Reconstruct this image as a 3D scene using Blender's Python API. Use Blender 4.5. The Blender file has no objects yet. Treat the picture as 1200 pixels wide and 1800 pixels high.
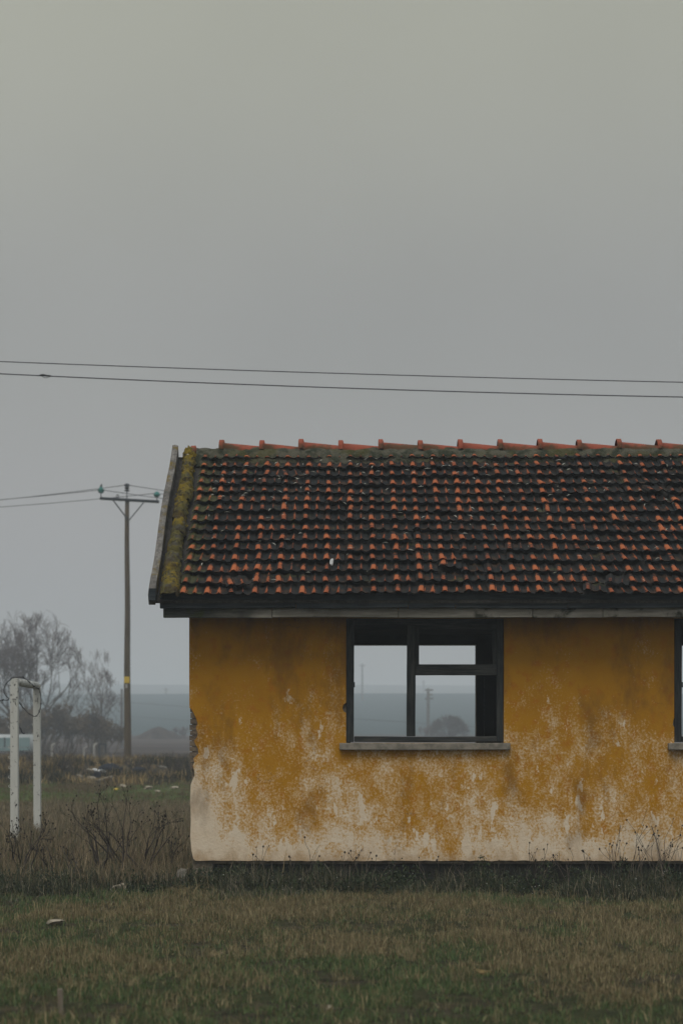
import bpy, bmesh, math, random
import numpy as np
from mathutils import Vector, Matrix, Euler

R = math.radians
scene = bpy.context.scene
C = scene.collection
rng = np.random.default_rng(7)
random.seed(7)

# ------------------------------------------------------------------ camera
CAMH = 1.6
FP, PX, PY = 3120.0, 620.0, 1320.0          # focal length and principal point in photo pixels
cam_d = bpy.data.cameras.new('camera')
cam = bpy.data.objects.new('camera', cam_d)
C.objects.link(cam)
cam.location = (0, 0, CAMH)
cam.rotation_euler = (R(90), 0, 0)
cam_d.sensor_fit = 'VERTICAL'
cam_d.sensor_height = 36.0
cam_d.lens = FP / 1800 * 36
cam_d.shift_x = (600 - PX) / 1800
cam_d.shift_y = (PY - 900) / 1800
cam_d.clip_start = 0.1
cam_d.clip_end = 20000
cam_d.dof.use_dof = True
cam_d.dof.focus_distance = 20.8
cam_d.dof.aperture_fstop = 2.1
scene.camera = cam

# ------------------------------------------------------------------ world, sun, exposure
SUN_EL, SUN_AZ = 59.0, 196.0                # compass degrees from +Y, clockwise
world = bpy.data.worlds.new('World')
scene.world = world
world.use_nodes = True
wt = world.node_tree
wt.nodes.clear()
w_out = wt.nodes.new('ShaderNodeOutputWorld')
w_bg = wt.nodes.new('ShaderNodeBackground')
w_bg.inputs['Strength'].default_value = 0.1
sky = wt.nodes.new('ShaderNodeTexSky')
sky.sky_type = 'NISHITA'
sky.sun_disc = False
sky.sun_elevation = R(SUN_EL)
sky.sun_rotation = R(SUN_AZ)
sky.air_density = 1.0
sky.dust_density = 5.0
hs = wt.nodes.new('ShaderNodeHueSaturation')
hs.inputs['Saturation'].default_value = 0.25
wt.links.new(sky.outputs[0], hs.inputs['Color'])
tc = wt.nodes.new('ShaderNodeTexCoord')
sep = wt.nodes.new('ShaderNodeSeparateXYZ')
wt.links.new(tc.outputs['Generated'], sep.inputs[0])
ramp = wt.nodes.new('ShaderNodeValToRGB')   # overcast cloud deck: brighter towards the zenith
ramp.color_ramp.interpolation = 'EASE'
e = ramp.color_ramp.elements
e[0].position = 0.0; e[0].color = (0.45, 0.412, 0.370, 1)
e[1].position = 1.0; e[1].color = (0.74, 0.84, 0.96, 1)
for p, c in ((0.10, (0.366, 0.350, 0.342, 1)), (0.22, (0.316, 0.315, 0.297, 1)), (0.40, (0.392, 0.394, 0.322, 1))):
    k = e.new(p); k.color = c
wt.links.new(sep.outputs['Z'], ramp.inputs['Fac'])
wn = wt.nodes.new('ShaderNodeTexNoise')
wn.inputs['Scale'].default_value = 2.2
wn.inputs['Detail'].default_value = 3.0
wt.links.new(tc.outputs['Generated'], wn.inputs['Vector'])
wmr = wt.nodes.new('ShaderNodeMapRange')
wmr.inputs['From Min'].default_value = 0.3; wmr.inputs['From Max'].default_value = 0.7
wmr.inputs['To Min'].default_value = 8.9; wmr.inputs['To Max'].default_value = 11.1
wt.links.new(wn.outputs['Fac'], wmr.inputs['Value'])
wmul = wt.nodes.new('ShaderNodeVectorMath'); wmul.operation = 'SCALE'
wt.links.new(ramp.outputs['Color'], wmul.inputs[0])
wt.links.new(wmr.outputs[0], wmul.inputs['Scale'])
wmix = wt.nodes.new('ShaderNodeMix'); wmix.data_type = 'RGBA'
wmix.inputs['Factor'].default_value = 0.10
wt.links.new(wmul.outputs[0], wmix.inputs['A'])
wt.links.new(hs.outputs[0], wmix.inputs['B'])
wt.links.new(wmix.outputs['Result'], w_bg.inputs['Color'])
wt.links.new(w_bg.outputs[0], w_out.inputs['Surface'])

sun_d = bpy.data.lights.new('sun', 'SUN')
sun_d.energy = 1.5
sun_d.angle = R(32)
sun_d.color = (1.0, 0.95, 0.85)
sun = bpy.data.objects.new('sun', sun_d)
C.objects.link(sun)
sd = Vector((math.sin(R(SUN_AZ)) * math.cos(R(SUN_EL)), math.cos(R(SUN_AZ)) * math.cos(R(SUN_EL)), math.sin(R(SUN_EL))))
sun.rotation_euler = (-sd).to_track_quat('-Z', 'Y').to_euler()
sun.location = sd * 40

vs = scene.view_settings
vs.view_transform = 'Standard'
vs.look = 'None'
vs.exposure = 0.0
vs.gamma = 1.0
vs.use_curve_mapping = False
scene.render.engine = 'CYCLES'
cy = scene.cycles
cy.use_denoising = True
cy.max_bounces = 6
cy.diffuse_bounces = 3
cy.glossy_bounces = 2
cy.transparent_max_bounces = 8
cy.volume_bounces = 3
cy.use_adaptive_sampling = True
cy.adaptive_threshold = 0.01

# ------------------------------------------------------------------ helpers
def P(x, y, Y):
    """photo pixel at distance Y -> world point"""
    return Vector(((x - PX) / FP * Y, Y, CAMH + (PY - y) / FP * Y))
def PXX(x, Y): return (x - PX) / FP * Y
def PZ(y, Y): return CAMH + (PY - y) / FP * Y

def hash2(ix, iy, s):
    h = (ix.astype(np.int64) * 374761393 + iy.astype(np.int64) * 668265263 + s * 982451653) & 0x7fffffff
    h = ((h ^ (h >> 13)) * 1274126177) & 0x7fffffff
    h = h ^ (h >> 16)
    return (h & 0xffff) / 65535.0
def vnoise(x, y, s=0):
    x = np.asarray(x, float); y = np.asarray(y, float)
    ix = np.floor(x); iy = np.floor(y)
    fx = x - ix; fy = y - iy
    fx = fx * fx * (3 - 2 * fx); fy = fy * fy * (3 - 2 * fy)
    a = hash2(ix, iy, s); b = hash2(ix + 1, iy, s); c = hash2(ix, iy + 1, s); d = hash2(ix + 1, iy + 1, s)
    return (a * (1 - fx) + b * fx) * (1 - fy) + (c * (1 - fx) + d * fx) * fy
def fbm(x, y, s=0, o=4):
    t = 0; a = 0.5; n = 0
    for i in range(o):
        t = t + a * vnoise(np.asarray(x) * 2 ** i, np.asarray(y) * 2 ** i, s + i * 17); n += a; a *= 0.5
    return t / n

GY = [-400, 20, 34, 50, 60, 68, 72, 78, 90, 112, 130, 250, 300, 420, 600, 760, 1200, 1500]
GZ = [0, 0, 0, .30, .52,   .80, 1.02, 1.12, 1.10, 1.10, 1.30, 3.45, 4.3, 10.0, 20.2, 19.5, 47.5, 36]
def gz(x, y):
    x = np.asarray(x, float); y = np.asarray(y, float)
    z = np.interp(y, GY, GZ)
    z = z + 0.10 * (fbm(x * .9, y * .9, 3, 3) - .5) * np.clip((y - 4) / 8, 0, 1) * np.clip(1.6 - abs(y - 40) / 60, 0, 1)
    bank = np.exp(-((y - 67) / 5.0) ** 2)
    z = z + bank * 0.95 * (fbm(x * .5, y * .5, 9, 3) - .5)
    far = np.clip((y - 300) / 500, 0, 1)
    z = z + far * 2.2 * (fbm(x / 260 + 5, y / 400, 21, 2) - .5) * 2
    return z
def gz1(x, y): return float(gz(np.array([x]), np.array([y]))[0])

def link(o, parent=None):
    C.objects.link(o)
    if parent is not None:
        o.parent = parent
    return o
def mkmesh(name, verts, faces, mats, smooth=False):
    me = bpy.data.meshes.new(name)
    me.from_pydata([tuple(v) for v in verts], [], [tuple(f) for f in faces])
    for m in (mats if isinstance(mats, (list, tuple)) else [mats]):
        me.materials.append(m)
    if smooth:
        me.polygons.foreach_set('use_smooth', [True] * len(me.polygons))
    me.update()
    return me
def mk(name, verts, faces, mat, parent=None, smooth=False):
    return link(bpy.data.objects.new(name, mkmesh(name, verts, faces, mat, smooth)), parent)
def bmobj(name, bm, mat, parent=None, smooth=False):
    me = bpy.data.meshes.new(name)
    bm.to_mesh(me); bm.free()
    me.materials.append(mat)
    if smooth:
        me.polygons.foreach_set('use_smooth', [True] * len(me.polygons))
    return link(bpy.data.objects.new(name, me), parent)
def tag(o, label=None, cat=None, group=None, kind=None):
    if label: o['label'] = label
    if cat: o['category'] = cat
    if group: o['group'] = group
    if kind: o['kind'] = kind
    return o
def empty(name, loc=(0, 0, 0)):
    o = bpy.data.objects.new(name, None)
    o.empty_display_size = 0.2
    o.location = loc
    return link(o)

BOXF = [(0, 3, 2, 1), (4, 5, 6, 7), (0, 1, 5, 4), (1, 2, 6, 5), (2, 3, 7, 6), (3, 0, 4, 7)]
def boxv(x0, x1, y0, y1, z0, z1):
    return [(x0, y0, z0), (x1, y0, z0), (x1, y1, z0), (x0, y1, z0), (x0, y0, z1), (x1, y0, z1), (x1, y1, z1), (x0, y1, z1)]
def box_bm(x0, x1, y0, y1, z0, z1, bev=0.0, seg=1, cuts=0, wob=0.0, seed=0):
    bm = bmesh.new()
    vs_ = [bm.verts.new(v) for v in boxv(x0, x1, y0, y1, z0, z1)]
    for f in BOXF: bm.faces.new([vs_[i] for i in f])
    if cuts:
        ax = max(range(3), key=lambda i: (x1 - x0, y1 - y0, z1 - z0)[i])
        es = [ed for ed in bm.edges if abs((ed.verts[0].co - ed.verts[1].co)[ax]) > 1e-6]
        bmesh.ops.subdivide_edges(bm, edges=es, cuts=cuts, use_grid_fill=True)
    if bev:
        bmesh.ops.bevel(bm, geom=[ed for ed in bm.edges if ed.calc_face_angle(0) > 0.5], offset=bev, segments=seg, profile=0.6, affect='EDGES')
    if wob:
        r = random.Random(seed)
        ax = max(range(3), key=lambda i: (x1 - x0, y1 - y0, z1 - z0)[i])
        ph = [r.uniform(0, 6.28) for _ in range(6)]
        for v in bm.verts:
            t = v.co[ax]
            d = Vector((math.sin(t * 2.1 + ph[0]), math.sin(t * 1.7 + ph[1]), math.sin(t * 2.6 + ph[2]))) * wob
            d += Vector((r.uniform(-1, 1), r.uniform(-1, 1), r.uniform(-1, 1))) * wob * .35
            d[ax] *= .2
            v.co += d
    return bm
def box(name, x0, x1, y0, y1, z0, z1, mat, parent=None, bev=0.0, **k):
    return bmobj(name, box_bm(x0, x1, y0, y1, z0, z1, bev, **k), mat, parent)

def tubes(polys, sides=5):
    """polys: list of (points, radii) -> verts, faces (tapered tubes)"""
    V = []; F = []
    for pts, rad in polys:
        pts = np.asarray(pts, float); n = len(pts)
        if n < 2: continue
        k = sides(rad[0]) if callable(sides) else sides
        t = np.gradient(pts, axis=0)
        t /= (np.linalg.norm(t, axis=1)[:, None] + 1e-12)
        up = np.array([0.31, 0.17, 0.93]) if abs(t[0][2]) < 0.8 else np.array([0.93, 0.2, 0.3])
        base = len(V)
        ang = np.arange(k) / k * 2 * np.pi
        for i in range(n):
            a = np.cross(t[i], up); a /= np.linalg.norm(a) + 1e-12
            b = np.cross(t[i], a)
            ring = pts[i] + rad[i] * (np.cos(ang)[:, None] * a + np.sin(ang)[:, None] * b)
            V.extend(map(tuple, ring))
        for i in range(n - 1):
            for j in range(k):
                F.append((base + i * k + j, base + i * k + (j + 1) % k, base + (i + 1) * k + (j + 1) % k, base + (i + 1) * k + j))
        F.append(tuple(base + j for j in range(k))[::-1])
        F.append(tuple(base + (n - 1) * k + j for j in range(k)))
    return V, F
def lathe(profile, k=12):
    V = []; F = []
    for (r, z) in profile:
        for j in range(k):
            a = 2 * math.pi * j / k
            V.append((r * math.cos(a), r * math.sin(a), z))
    for i in range(len(profile) - 1):
        for j in range(k):
            F.append((i * k + j, i * k + (j + 1) % k, (i + 1) * k + (j + 1) % k, (i + 1) * k + j))
    F.append(tuple(range(k))[::-1]); F.append(tuple((len(profile) - 1) * k + j for j in range(k)))
    return V, F

# ------------------------------------------------------------------ materials
class NT:
    def __init__(s, name, rough=0.9, spec=0.15):
        s.m = bpy.data.materials.new(name); s.m.use_nodes = True
        s.t = s.m.node_tree
        s.b = s.t.nodes['Principled BSDF']
        s.b.inputs['Roughness'].default_value = rough
        s.b.inputs['Specular IOR Level'].default_value = spec
        s._geo = None; s._tc = None
    def n(s, ty, **kw):
        nd = s.t.nodes.new(ty)
        for k, v in kw.items(): setattr(nd, k, v)
        return nd
    def put(s, sock, v):
        if isinstance(v, bpy.types.NodeSocket): s.t.links.new(v, sock)
        elif isinstance(v, (tuple, list)): sock.default_value = (*v, 1) if len(v) == 3 and sock.type == 'RGBA' else v
        else: sock.default_value = v
    @property
    def pos(s):
        if not s._geo: s._geo = s.n('ShaderNodeNewGeometry')
        return s._geo.outputs['Position']
    def coord(s, o='Object'):
        if not s._tc: s._tc = s.n('ShaderNodeTexCoord')
        return s._tc.outputs[o]
    def xyz(s, v):
        nd = s.n('ShaderNodeSeparateXYZ'); s.put(nd.inputs[0], v); return nd.outputs
    def scale(s, v, sc):
        nd = s.n('ShaderNodeMapping'); s.put(nd.inputs['Vector'], v); nd.inputs['Scale'].default_value = sc; return nd.outputs[0]
    def noise(s, v, sc, det=3, rough=0.55, dist=0.0):
        nd = s.n('ShaderNodeTexNoise'); s.put(nd.inputs['Vector'], v)
        nd.inputs['Scale'].default_value = sc; nd.inputs['Detail'].default_value = det
        nd.inputs['Roughness'].default_value = rough; nd.inputs['Distortion'].default_value = dist
        return nd.outputs['Fac']
    def math(s, op, a, b=0.0, c=0.0):
        nd = s.n('ShaderNodeMath', operation=op)
        s.put(nd.inputs[0], a); s.put(nd.inputs[1], b); s.put(nd.inputs[2], c); return nd.outputs[0]
    def mr(s, v, a, b, c=0.0, d=1.0, smooth=True):
        nd = s.n('ShaderNodeMapRange'); nd.interpolation_type = 'SMOOTHSTEP' if smooth else 'LINEAR'
        s.put(nd.inputs['Value'], v)
        for k, x in (('From Min', a), ('From Max', b), ('To Min', c), ('To Max', d)): s.put(nd.inputs[k], x)
        return nd.outputs[0]
    def mix(s, f, a, b):
        nd = s.n('ShaderNodeMix', data_type='RGBA')
        s.put(nd.inputs['Factor'], f); s.put(nd.inputs['A'], a); s.put(nd.inputs['B'], b); return nd.outputs['Result']
    def col(s, v): s.put(s.b.inputs['Base Color'], v); return s
    def bump(s, h, st=0.3, d=0.02):
        nd = s.n('ShaderNodeBump'); nd.inputs['Strength'].default_value = st; nd.inputs['Distance'].default_value = d
        s.put(nd.inputs['Height'], h); s.t.links.new(nd.outputs[0], s.b.inputs['Normal']); return s

def simple(name, c1, c2, sc=8, rough=0.9, bump=0.2, det=4, spec=0.15, bd=0.01, obj=False):
    t = NT(name, rough, spec)
    v = t.coord('Object') if obj else t.pos
    f = t.noise(v, sc, det)
    t.col(t.mix(t.mr(f, .35, .65), c1, c2))
    if bump: t.bump(t.noise(v, sc * 4, 3), bump, bd)
    return t.m
def attr_mat(name, rough=0.85, spec=0.1, trans=0.0):
    t = NT(name, rough, spec)
    a = t.n('ShaderNodeAttribute'); a.attribute_name = 'col'
    t.col(a.outputs['Color'])
    if trans:
        t.b.inputs['Subsurface Weight'].default_value = 0
    return t.m

XLC = (333 - PX) / FP * 20.8
# ochre limewash over roughcast render, worn away towards the foot
t = NT('ochre_plaster', .95, .05)
z = t.xyz(t.pos)[2]
h = t.mr(z, .29, 3.2, 0, 1, False)
big = t.noise(t.scale(t.pos, (1.0, 1, .85)), 1.7, 6, .66, .3)
strk = t.noise(t.scale(t.pos, (5.5, 1, .9)), 1.0, 4, .6)
grain = t.noise(t.scale(t.pos, (1.0, 1, .85)), 40, 5, .68)
grain2 = t.noise(t.pos, 30, 4, .7, .6)
big2 = t.noise(t.scale(t.pos, (1.15, 1, .8)), 6.5, 4, .65)
cen = lambda n_, k: t.math('MULTIPLY_ADD', n_, k, -k / 2)
w = t.math('MULTIPLY_ADD', h, -.80, .67)
for n_, k in ((big, 1.9), (big2, 1.1), (strk, .6)): w = t.math('ADD', w, cen(n_, k))
w = t.math('ADD', w, t.mr(h, .0, .15, .34, 0))
corner = t.mr(t.xyz(t.pos)[0], XLC + .08, XLC + .50, .75, 0)        # the weather corner has lost its paint first
w = t.math('ADD', w, t.math('MULTIPLY', corner, t.mr(h, .26, .42, 1, 0)))
w = t.math('ADD', w, cen(grain, 2.1))
w = t.math('ADD', w, cen(grain2, .9))
chip = t.mr(t.math('ADD', t.noise(t.scale(t.pos, (2.4, 1, 1.1)), 2.6, 4, .6), t.math('MULTIPLY', h, -.17)), .56, .585)
w = t.math('ADD', w, t.math('MULTIPLY', chip, .55))
worn = t.mr(w, -.10, 1.10, 0, 1, False)
och = t.mix(t.noise(t.pos, 3.2, 4), (.37, .165, .008), (.52, .255, .015))
och = t.mix(t.mr(t.noise(t.pos, 9, 3), .5, .75), och, (.43, .165, .011))
pale = t.mix(t.noise(t.pos, 6, 4), (.68, .53, .37), (.77, .67, .54))
c = t.mix(t.mr(worn, .22, .60), och, t.mix(t.noise(t.pos, 5, 3), (.54, .32, .11), (.60, .40, .20)))
c = t.mix(t.mr(worn, .48, .88), c, pale)
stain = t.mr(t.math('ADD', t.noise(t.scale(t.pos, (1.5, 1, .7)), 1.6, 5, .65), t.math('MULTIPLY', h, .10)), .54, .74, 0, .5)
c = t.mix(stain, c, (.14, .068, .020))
splash = t.mr(t.math('ADD', h, t.math('MULTIPLY_ADD', t.noise(t.scale(t.pos, (1, 1, .6)), 7, 5, .7), .22, -.11)), -.02, .07, .62, 0)
c = t.mix(splash, c, (.36, .21, .085))
crk = t.n('ShaderNodeTexVoronoi'); crk.feature = 'DISTANCE_TO_EDGE'; crk.inputs['Scale'].default_value = .55
wv = t.n('ShaderNodeVectorMath', operation='ADD')
nzv = t.n('ShaderNodeTexNoise'); nzv.inputs['Scale'].default_value = 4.0; nzv.inputs['Detail'].default_value = 4
t.t.links.new(t.pos, nzv.inputs['Vector']); t.t.links.new(t.pos, wv.inputs[0]); t.t.links.new(nzv.outputs['Color'], wv.inputs[1])
t.t.links.new(wv.outputs[0], crk.inputs['Vector'])
cr = t.mr(crk.outputs['Distance'], 0, .006, .55, 0)
cr = t.math('MULTIPLY', cr, t.mr(t.noise(t.pos, 1.1, 2), .5, .6))
c = t.mix(cr, c, (.12, .07, .04))
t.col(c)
hh = t.math('ADD', t.math('MULTIPLY', grain, 1.0), t.math('MULTIPLY', grain2, 1.1))
hh = t.math('ADD', hh, t.math('MULTIPLY', worn, -.25))
t.bump(hh, .55, .012)
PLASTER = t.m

MASONRY = simple('rubble_masonry', (.10, .085, .065), (.22, .18, .135), 7, .95, .6, bd=.03)
BRICKM = simple('old_brick', (.12, .095, .075), (.21, .165, .12), 11, .95, .6, bd=.02)
PLINTH = simple('old_concrete', (.12, .095, .07), (.21, .175, .13), 4, .95, .5, bd=.02)
ROOM_SHADE = simple('shade_dark_interior', (.012, .012, .012), (.028, .026, .023), 2, .95, .3)  # near-black colour stands in for the shade of the unlit room
STONE = simple('field_stone', (.12, .108, .09), (.22, .20, .17), 9, .9, .5, obj=True)
STONEP = simple('pale_stone', (.20, .17, .125), (.33, .285, .22), 9, .9, .5, obj=True)

def wood(name, a, b, moss=None, mth=(.55, .7), bmp=.5, ax=0, fade=False):
    t = NT(name, .85, .12)
    sc = [9, 9, 9]; sc[ax] = .9
    g = t.noise(t.scale(t.pos, tuple(sc)), 3.0, 5, .65)
    c = t.mix(t.mr(g, .35, .65), a, b)
    big = t.noise(t.pos, 2.3, 3)
    c = t.mix(t.mr(big, .45, .75, 0, .6), c, tuple(x * .5 for x in a))
    if moss: c = t.mix(t.mr(t.noise(t.pos, 3.1, 4, .65), *mth), c, moss)
    if fade:                                        # moss thins out along the plank
        xm = t.math('ADD', t.xyz(t.pos)[0], t.math('MULTIPLY_ADD', t.noise(t.pos, 4, 4, .65), 1.2, -.6))
        c = t.mix(t.mr(xm, -1.75, -.75), c, t.mix(t.mr(g, .35, .65), (.25, .23, .195), (.42, .385, .335)))
    t.col(c); t.bump(g, bmp, .01)
    return t.m
FASCIA = wood('dark_fascia_wood', (.020, .026, .032), (.046, .053, .058))
PLATE = wood('weathered_plank', (.27, .25, .215), (.46, .42, .37), (.055, .058, .04), (.54, .66))
PLATEM = wood('mossy_plank', (.05, .055, .05), (.10, .10, .085), (.06, .07, .03), (.48, .6), fade=True)
FRAMEW = wood('window_frame_wood', (.020, .024, .027), (.058, .059, .056), ax=2)
FRAMEH = wood('window_rail_wood', (.026, .030, .033), (.072, .071, .066), ax=0)
BARGE = wood('barge_board_wood', (.10, .093, .085), (.205, .19, .175), (.13, .095, .025), (.52, .66), ax=1)
SILL = simple('sill_concrete', (.17, .155, .13), (.28, .25, .21), 12, .95, .5)
RAFTER = wood('rafter_wood', (.03, .028, .025), (.06, .055, .05), ax=1)

# clay tile: per-tile tone from its place on the roof grid, black lichen in the pans, row shade painted on the upper part
def tile_mat():
    t = NT('clay_tile', .85, .15)
    uv = t.n('ShaderNodeUVMap'); uv.uv_map = 'UVMap'
    u, v, _ = t.xyz(uv.outputs[0])
    X, Y, Z = t.xyz(t.pos)
    cell = t.n('ShaderNodeCombineXYZ')
    t.put(cell.inputs[0], t.math('FLOOR', t.math('MULTIPLY', t.math('ADD', X, 2.0), 1 / .27)))
    t.put(cell.inputs[1], t.math('FLOOR', t.math('MULTIPLY', t.math('SUBTRACT', Z, 3.36), 1 / .1414)))
    wnz = t.n('ShaderNodeTexWhiteNoise'); wnz.noise_dimensions = '2D'
    t.put(wnz.inputs['Vector'], cell.outputs[0])
    rnd = wnz.outputs['Value']
    at = t.n('ShaderNodeAttribute'); at.attribute_name = 'relief'
    rel = at.outputs['Fac']
    fine = t.noise(t.pos, 40, 4, .68)
    mid = t.noise(t.pos, 5.0, 3, .6)
    big = t.noise(t.pos, 0.9, 3, .6)
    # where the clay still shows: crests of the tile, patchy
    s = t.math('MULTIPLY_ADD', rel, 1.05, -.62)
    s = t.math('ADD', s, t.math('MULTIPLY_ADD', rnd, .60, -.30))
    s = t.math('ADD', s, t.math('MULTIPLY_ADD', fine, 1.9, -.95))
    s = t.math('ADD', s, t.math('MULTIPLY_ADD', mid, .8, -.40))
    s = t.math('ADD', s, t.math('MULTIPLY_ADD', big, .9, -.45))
    s = t.math('ADD', s, t.math('MULTIPLY_ADD', t.mr(v, .30, .80), -.70, .12))  # painted shade: upper part of each tile darkened below the next row
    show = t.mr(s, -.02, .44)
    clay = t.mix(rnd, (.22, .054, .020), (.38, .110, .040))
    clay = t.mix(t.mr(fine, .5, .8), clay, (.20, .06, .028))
    dirt_shade = t.mix(t.noise(t.pos, 14, 3), (.006, .007, .008), (.018, .019, .018))
    dirt_shade = t.mix(t.mr(t.noise(t.pos, 7.5, 4, .65), .48, .66, 0, .8), dirt_shade, (.050, .026, .014))
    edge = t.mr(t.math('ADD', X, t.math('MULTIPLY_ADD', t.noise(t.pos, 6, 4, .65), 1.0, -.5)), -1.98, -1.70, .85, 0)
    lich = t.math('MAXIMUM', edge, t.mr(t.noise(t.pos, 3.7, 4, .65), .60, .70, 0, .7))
    dirt_shade = t.mix(lich, dirt_shade, (.060, .060, .022))
    c = t.mix(show, dirt_shade, clay)
    t.col(c); t.bump(t.noise(t.pos, 60, 3), .4, .006)
    return t.m
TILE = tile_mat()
t = NT('ridge_clay', .8, .2)
f1 = t.noise(t.pos, 4, 4, .65); z = t.xyz(t.coord('Object'))[2]
c = t.mix(t.noise(t.pos, 18, 4), (.22, .050, .026), (.33, .082, .046))
dm = t.mr(t.math('ADD', f1, t.math('MULTIPLY', z, -1.6)), .42, .62)
c = t.mix(t.math('MULTIPLY', dm, .8), c, (.05, .045, .018))
t.col(c); t.bump(t.noise(t.pos, 40, 3), .4, .008)
RIDGE = t.m
t = NT('lichen_verge', .95, .05)
c = t.mix(t.mr(t.noise(t.pos, 3.2, 3), .40, .60), (.115, .100, .035), (.21, .150, .020))
c = t.mix(t.mr(t.noise(t.pos, 6, 4, .65), .50, .64), c, (.085, .078, .06))
c = t.mix(t.mr(t.noise(t.pos, 15, 4, .7), .50, .64), c, (.05, .046, .028))
c = t.mix(t.mr(t.noise(t.pos, 4.3, 3, .6), .54, .66, 0, .8), c, (.055, .042, .03))
t.col(c); t.bump(t.noise(t.pos, 26, 4, .7), .9, .04)
LICHEN = t.m
t = NT('ridge_mortar', .95, .05)
c = t.mix(t.mr(t.noise(t.pos, 7, 4, .65), .4, .6), (.035, .04, .026), (.10, .094, .07))
c = t.mix(t.mr(t.noise(t.pos, 2.6, 3), .54, .68, 0, .6), c, (.075, .070, .024))
t.col(c); t.bump(t.noise(t.pos, 24, 4, .7), .9, .03)
MORTAR = t.m

# flaking white paint on steel
t = NT('flaking_white_paint', .55, .3)
fl = t.noise(t.scale(t.pos, (1, 1, .55)), 17, 4, .7)
zz = t.xyz(t.pos)[2]
thr = t.mr(zz, 2.3, 2.9, .625, .54, False)
m_ = t.math('GREATER_THAN', fl, thr)
c = t.mix(t.noise(t.pos, 3, 3), (.50, .50, .47), (.62, .62, .58))
c = t.mix(t.mr(t.noise(t.scale(t.pos, (3, 3, .4)), 5, 3), .55, .75, 0, .4), c, (.33, .30, .24))
t.col(t.mix(m_, c, (.018, .015, .012))); t.bump(t.math('MULTIPLY', m_, -1.0), .4, .004)
WHITE = t.m
WIRE = simple('dark_wire', (.012, .013, .016), (.025, .026, .03), 30, .6, 0)
t = NT('creosoted_pole', .9, .1)
g = t.noise(t.scale(t.pos, (14, 14, .5)), 2.5, 4)
c = t.mix(t.mr(g, .3, .7), (.055, .041, .027), (.115, .088, .056))
c = t.mix(t.mr(t.noise(t.scale(t.pos, (1, 1, .3)), 1.2, 3), .5, .7, 0, .6), c, (.14, .095, .028))
t.col(c); t.bump(g, .3, .02)
POLE = t.m
STEEL = simple('dark_steel', (.018, .024, .030), (.04, .045, .05), 12, .7, .1)
t = NT('teal_glass', .25, .5); t.col(t.mix(t.noise(t.pos, 20, 2), (.004, .115, .10), (.012, .19, .165))); TEAL = t.m
t = NT('black_porcelain', .35, .5); t.col(t.mix(t.noise(t.pos, 20, 2), (.008, .010, .014), (.02, .022, .028))); PORC = t.m
t = NT('yellow_plate', .6, .3); t.col(t.mix(t.noise(t.pos, 20, 3), (.50, .33, .02), (.60, .42, .04))); YEL = t.m
GREYPOLE = simple('far_pole', (.10, .10, .10), (.16, .155, .15), 3, .9, 0)
BARK = simple('tree_bark', (.06, .052, .045), (.125, .11, .095), 6, .95, 0)
TWIG = simple('twigs', (.092, .078, .080), (.145, .120, .116), 1.2, .95, 0)
TWIGB = simple('brown_twigs', (.070, .056, .045), (.13, .098, .062), .8, .95, 0)
DEADW = simple('dead_stem', (.055, .045, .037), (.15, .125, .10), 9, .95, 0)
SHRUBM = simple('dead_shrub_wood', (.028, .023, .020), (.085, .070, .058), 5, .95, 0)
SEEDM = simple('seed_head', (.018, .014, .012), (.035, .028, .022), 9, .95, 0)
GRASSM = attr_mat('grass_blades')
CONC = simple('pale_concrete', (.26, .25, .23), (.36, .35, .32), 3, .9, 0)
t = NT('van_white', .4, .4); t.col(t.mix(t.noise(t.pos, 1.5, 3), (.34, .37, .38), (.44, .47, .47))); VANW = t.m
t = NT('van_teal', .3, .5); t.col(t.mix(t.noise(t.pos, 1.2, 3), (.13, .21, .22), (.20, .29, .29))); VANT = t.m
t = NT('van_dark', .5, .4); t.col(t.mix(t.noise(t.pos, 3, 2), (.02, .03, .035), (.04, .05, .055))); VAND = t.m
t = NT('plastic_red', .5, .3); t.col(t.mix(t.noise(t.pos, 6, 2), (.40, .03, .03), (.5, .06, .05))); RED = t.m
t = NT('black_plastic', .9, .05); t.col(t.mix(t.noise(t.pos, 6, 2), (.012, .014, .02), (.03, .032, .04))); BLACKP = t.m
t = NT('white_plastic', .6, .3); t.col(t.mix(t.noise(t.pos, 9, 2), (.50, .52, .54), (.68, .68, .68))); WHITEP = t.m

# ground
t = NT('earth', 1.0, .03)
X, Y, Z = t.xyz(t.pos)
n1 = t.noise(t.pos, .8, 5, .65); n2 = t.noise(t.pos, 6, 4, .65); n3 = t.noise(t.pos, .09, 4, .6)
near = t.mix(t.mr(n2, .35, .65), (.022, .020, .014), (.060, .050, .032))
near = t.mix(t.mr(n1, .42, .60, 0, .7), near, (.032, .040, .016))
turf = t.mix(t.mr(n2, .35, .65), (.055, .072, .024), (.085, .095, .036))
turf = t.mix(t.mr(n1, .55, .72), turf, (.09, .072, .042))
tf = t.math('MULTIPLY', t.mr(Y, 43, 48), t.mr(t.math('ADD', Y, t.math('MULTIPLY', n1, 8)), 59, 64, 1, 0))
c = t.mix(tf, near, turf)
bank = t.mix(t.mr(t.noise(t.pos, 1.5, 5, .7), .4, .6), (.050, .042, .026), (.135, .095, .045))
c = t.mix(t.mr(t.math('ADD', Y, t.math('MULTIPLY', n1, 8)), 59, 64), c, bank)
brown = t.mix(t.mr(t.noise(t.scale(t.pos, (.3, 1, 1)), .22, 5, .7), .40, .60), (.026, .022, .022), (.092, .072, .062))
c = t.mix(t.mr(Y, 84, 100), c, brown)
field = t.mix(n3, (.030, .056, .060), (.044, .070, .074))
wl = t.math('ADD', t.math('MULTIPLY', X, .16), t.math('MULTIPLY', Y, .10))
wl = t.math('ADD', wl, t.math('MULTIPLY', n3, 3.0))
st = t.math('FRACT', t.math('MULTIPLY', wl, .28))
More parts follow.
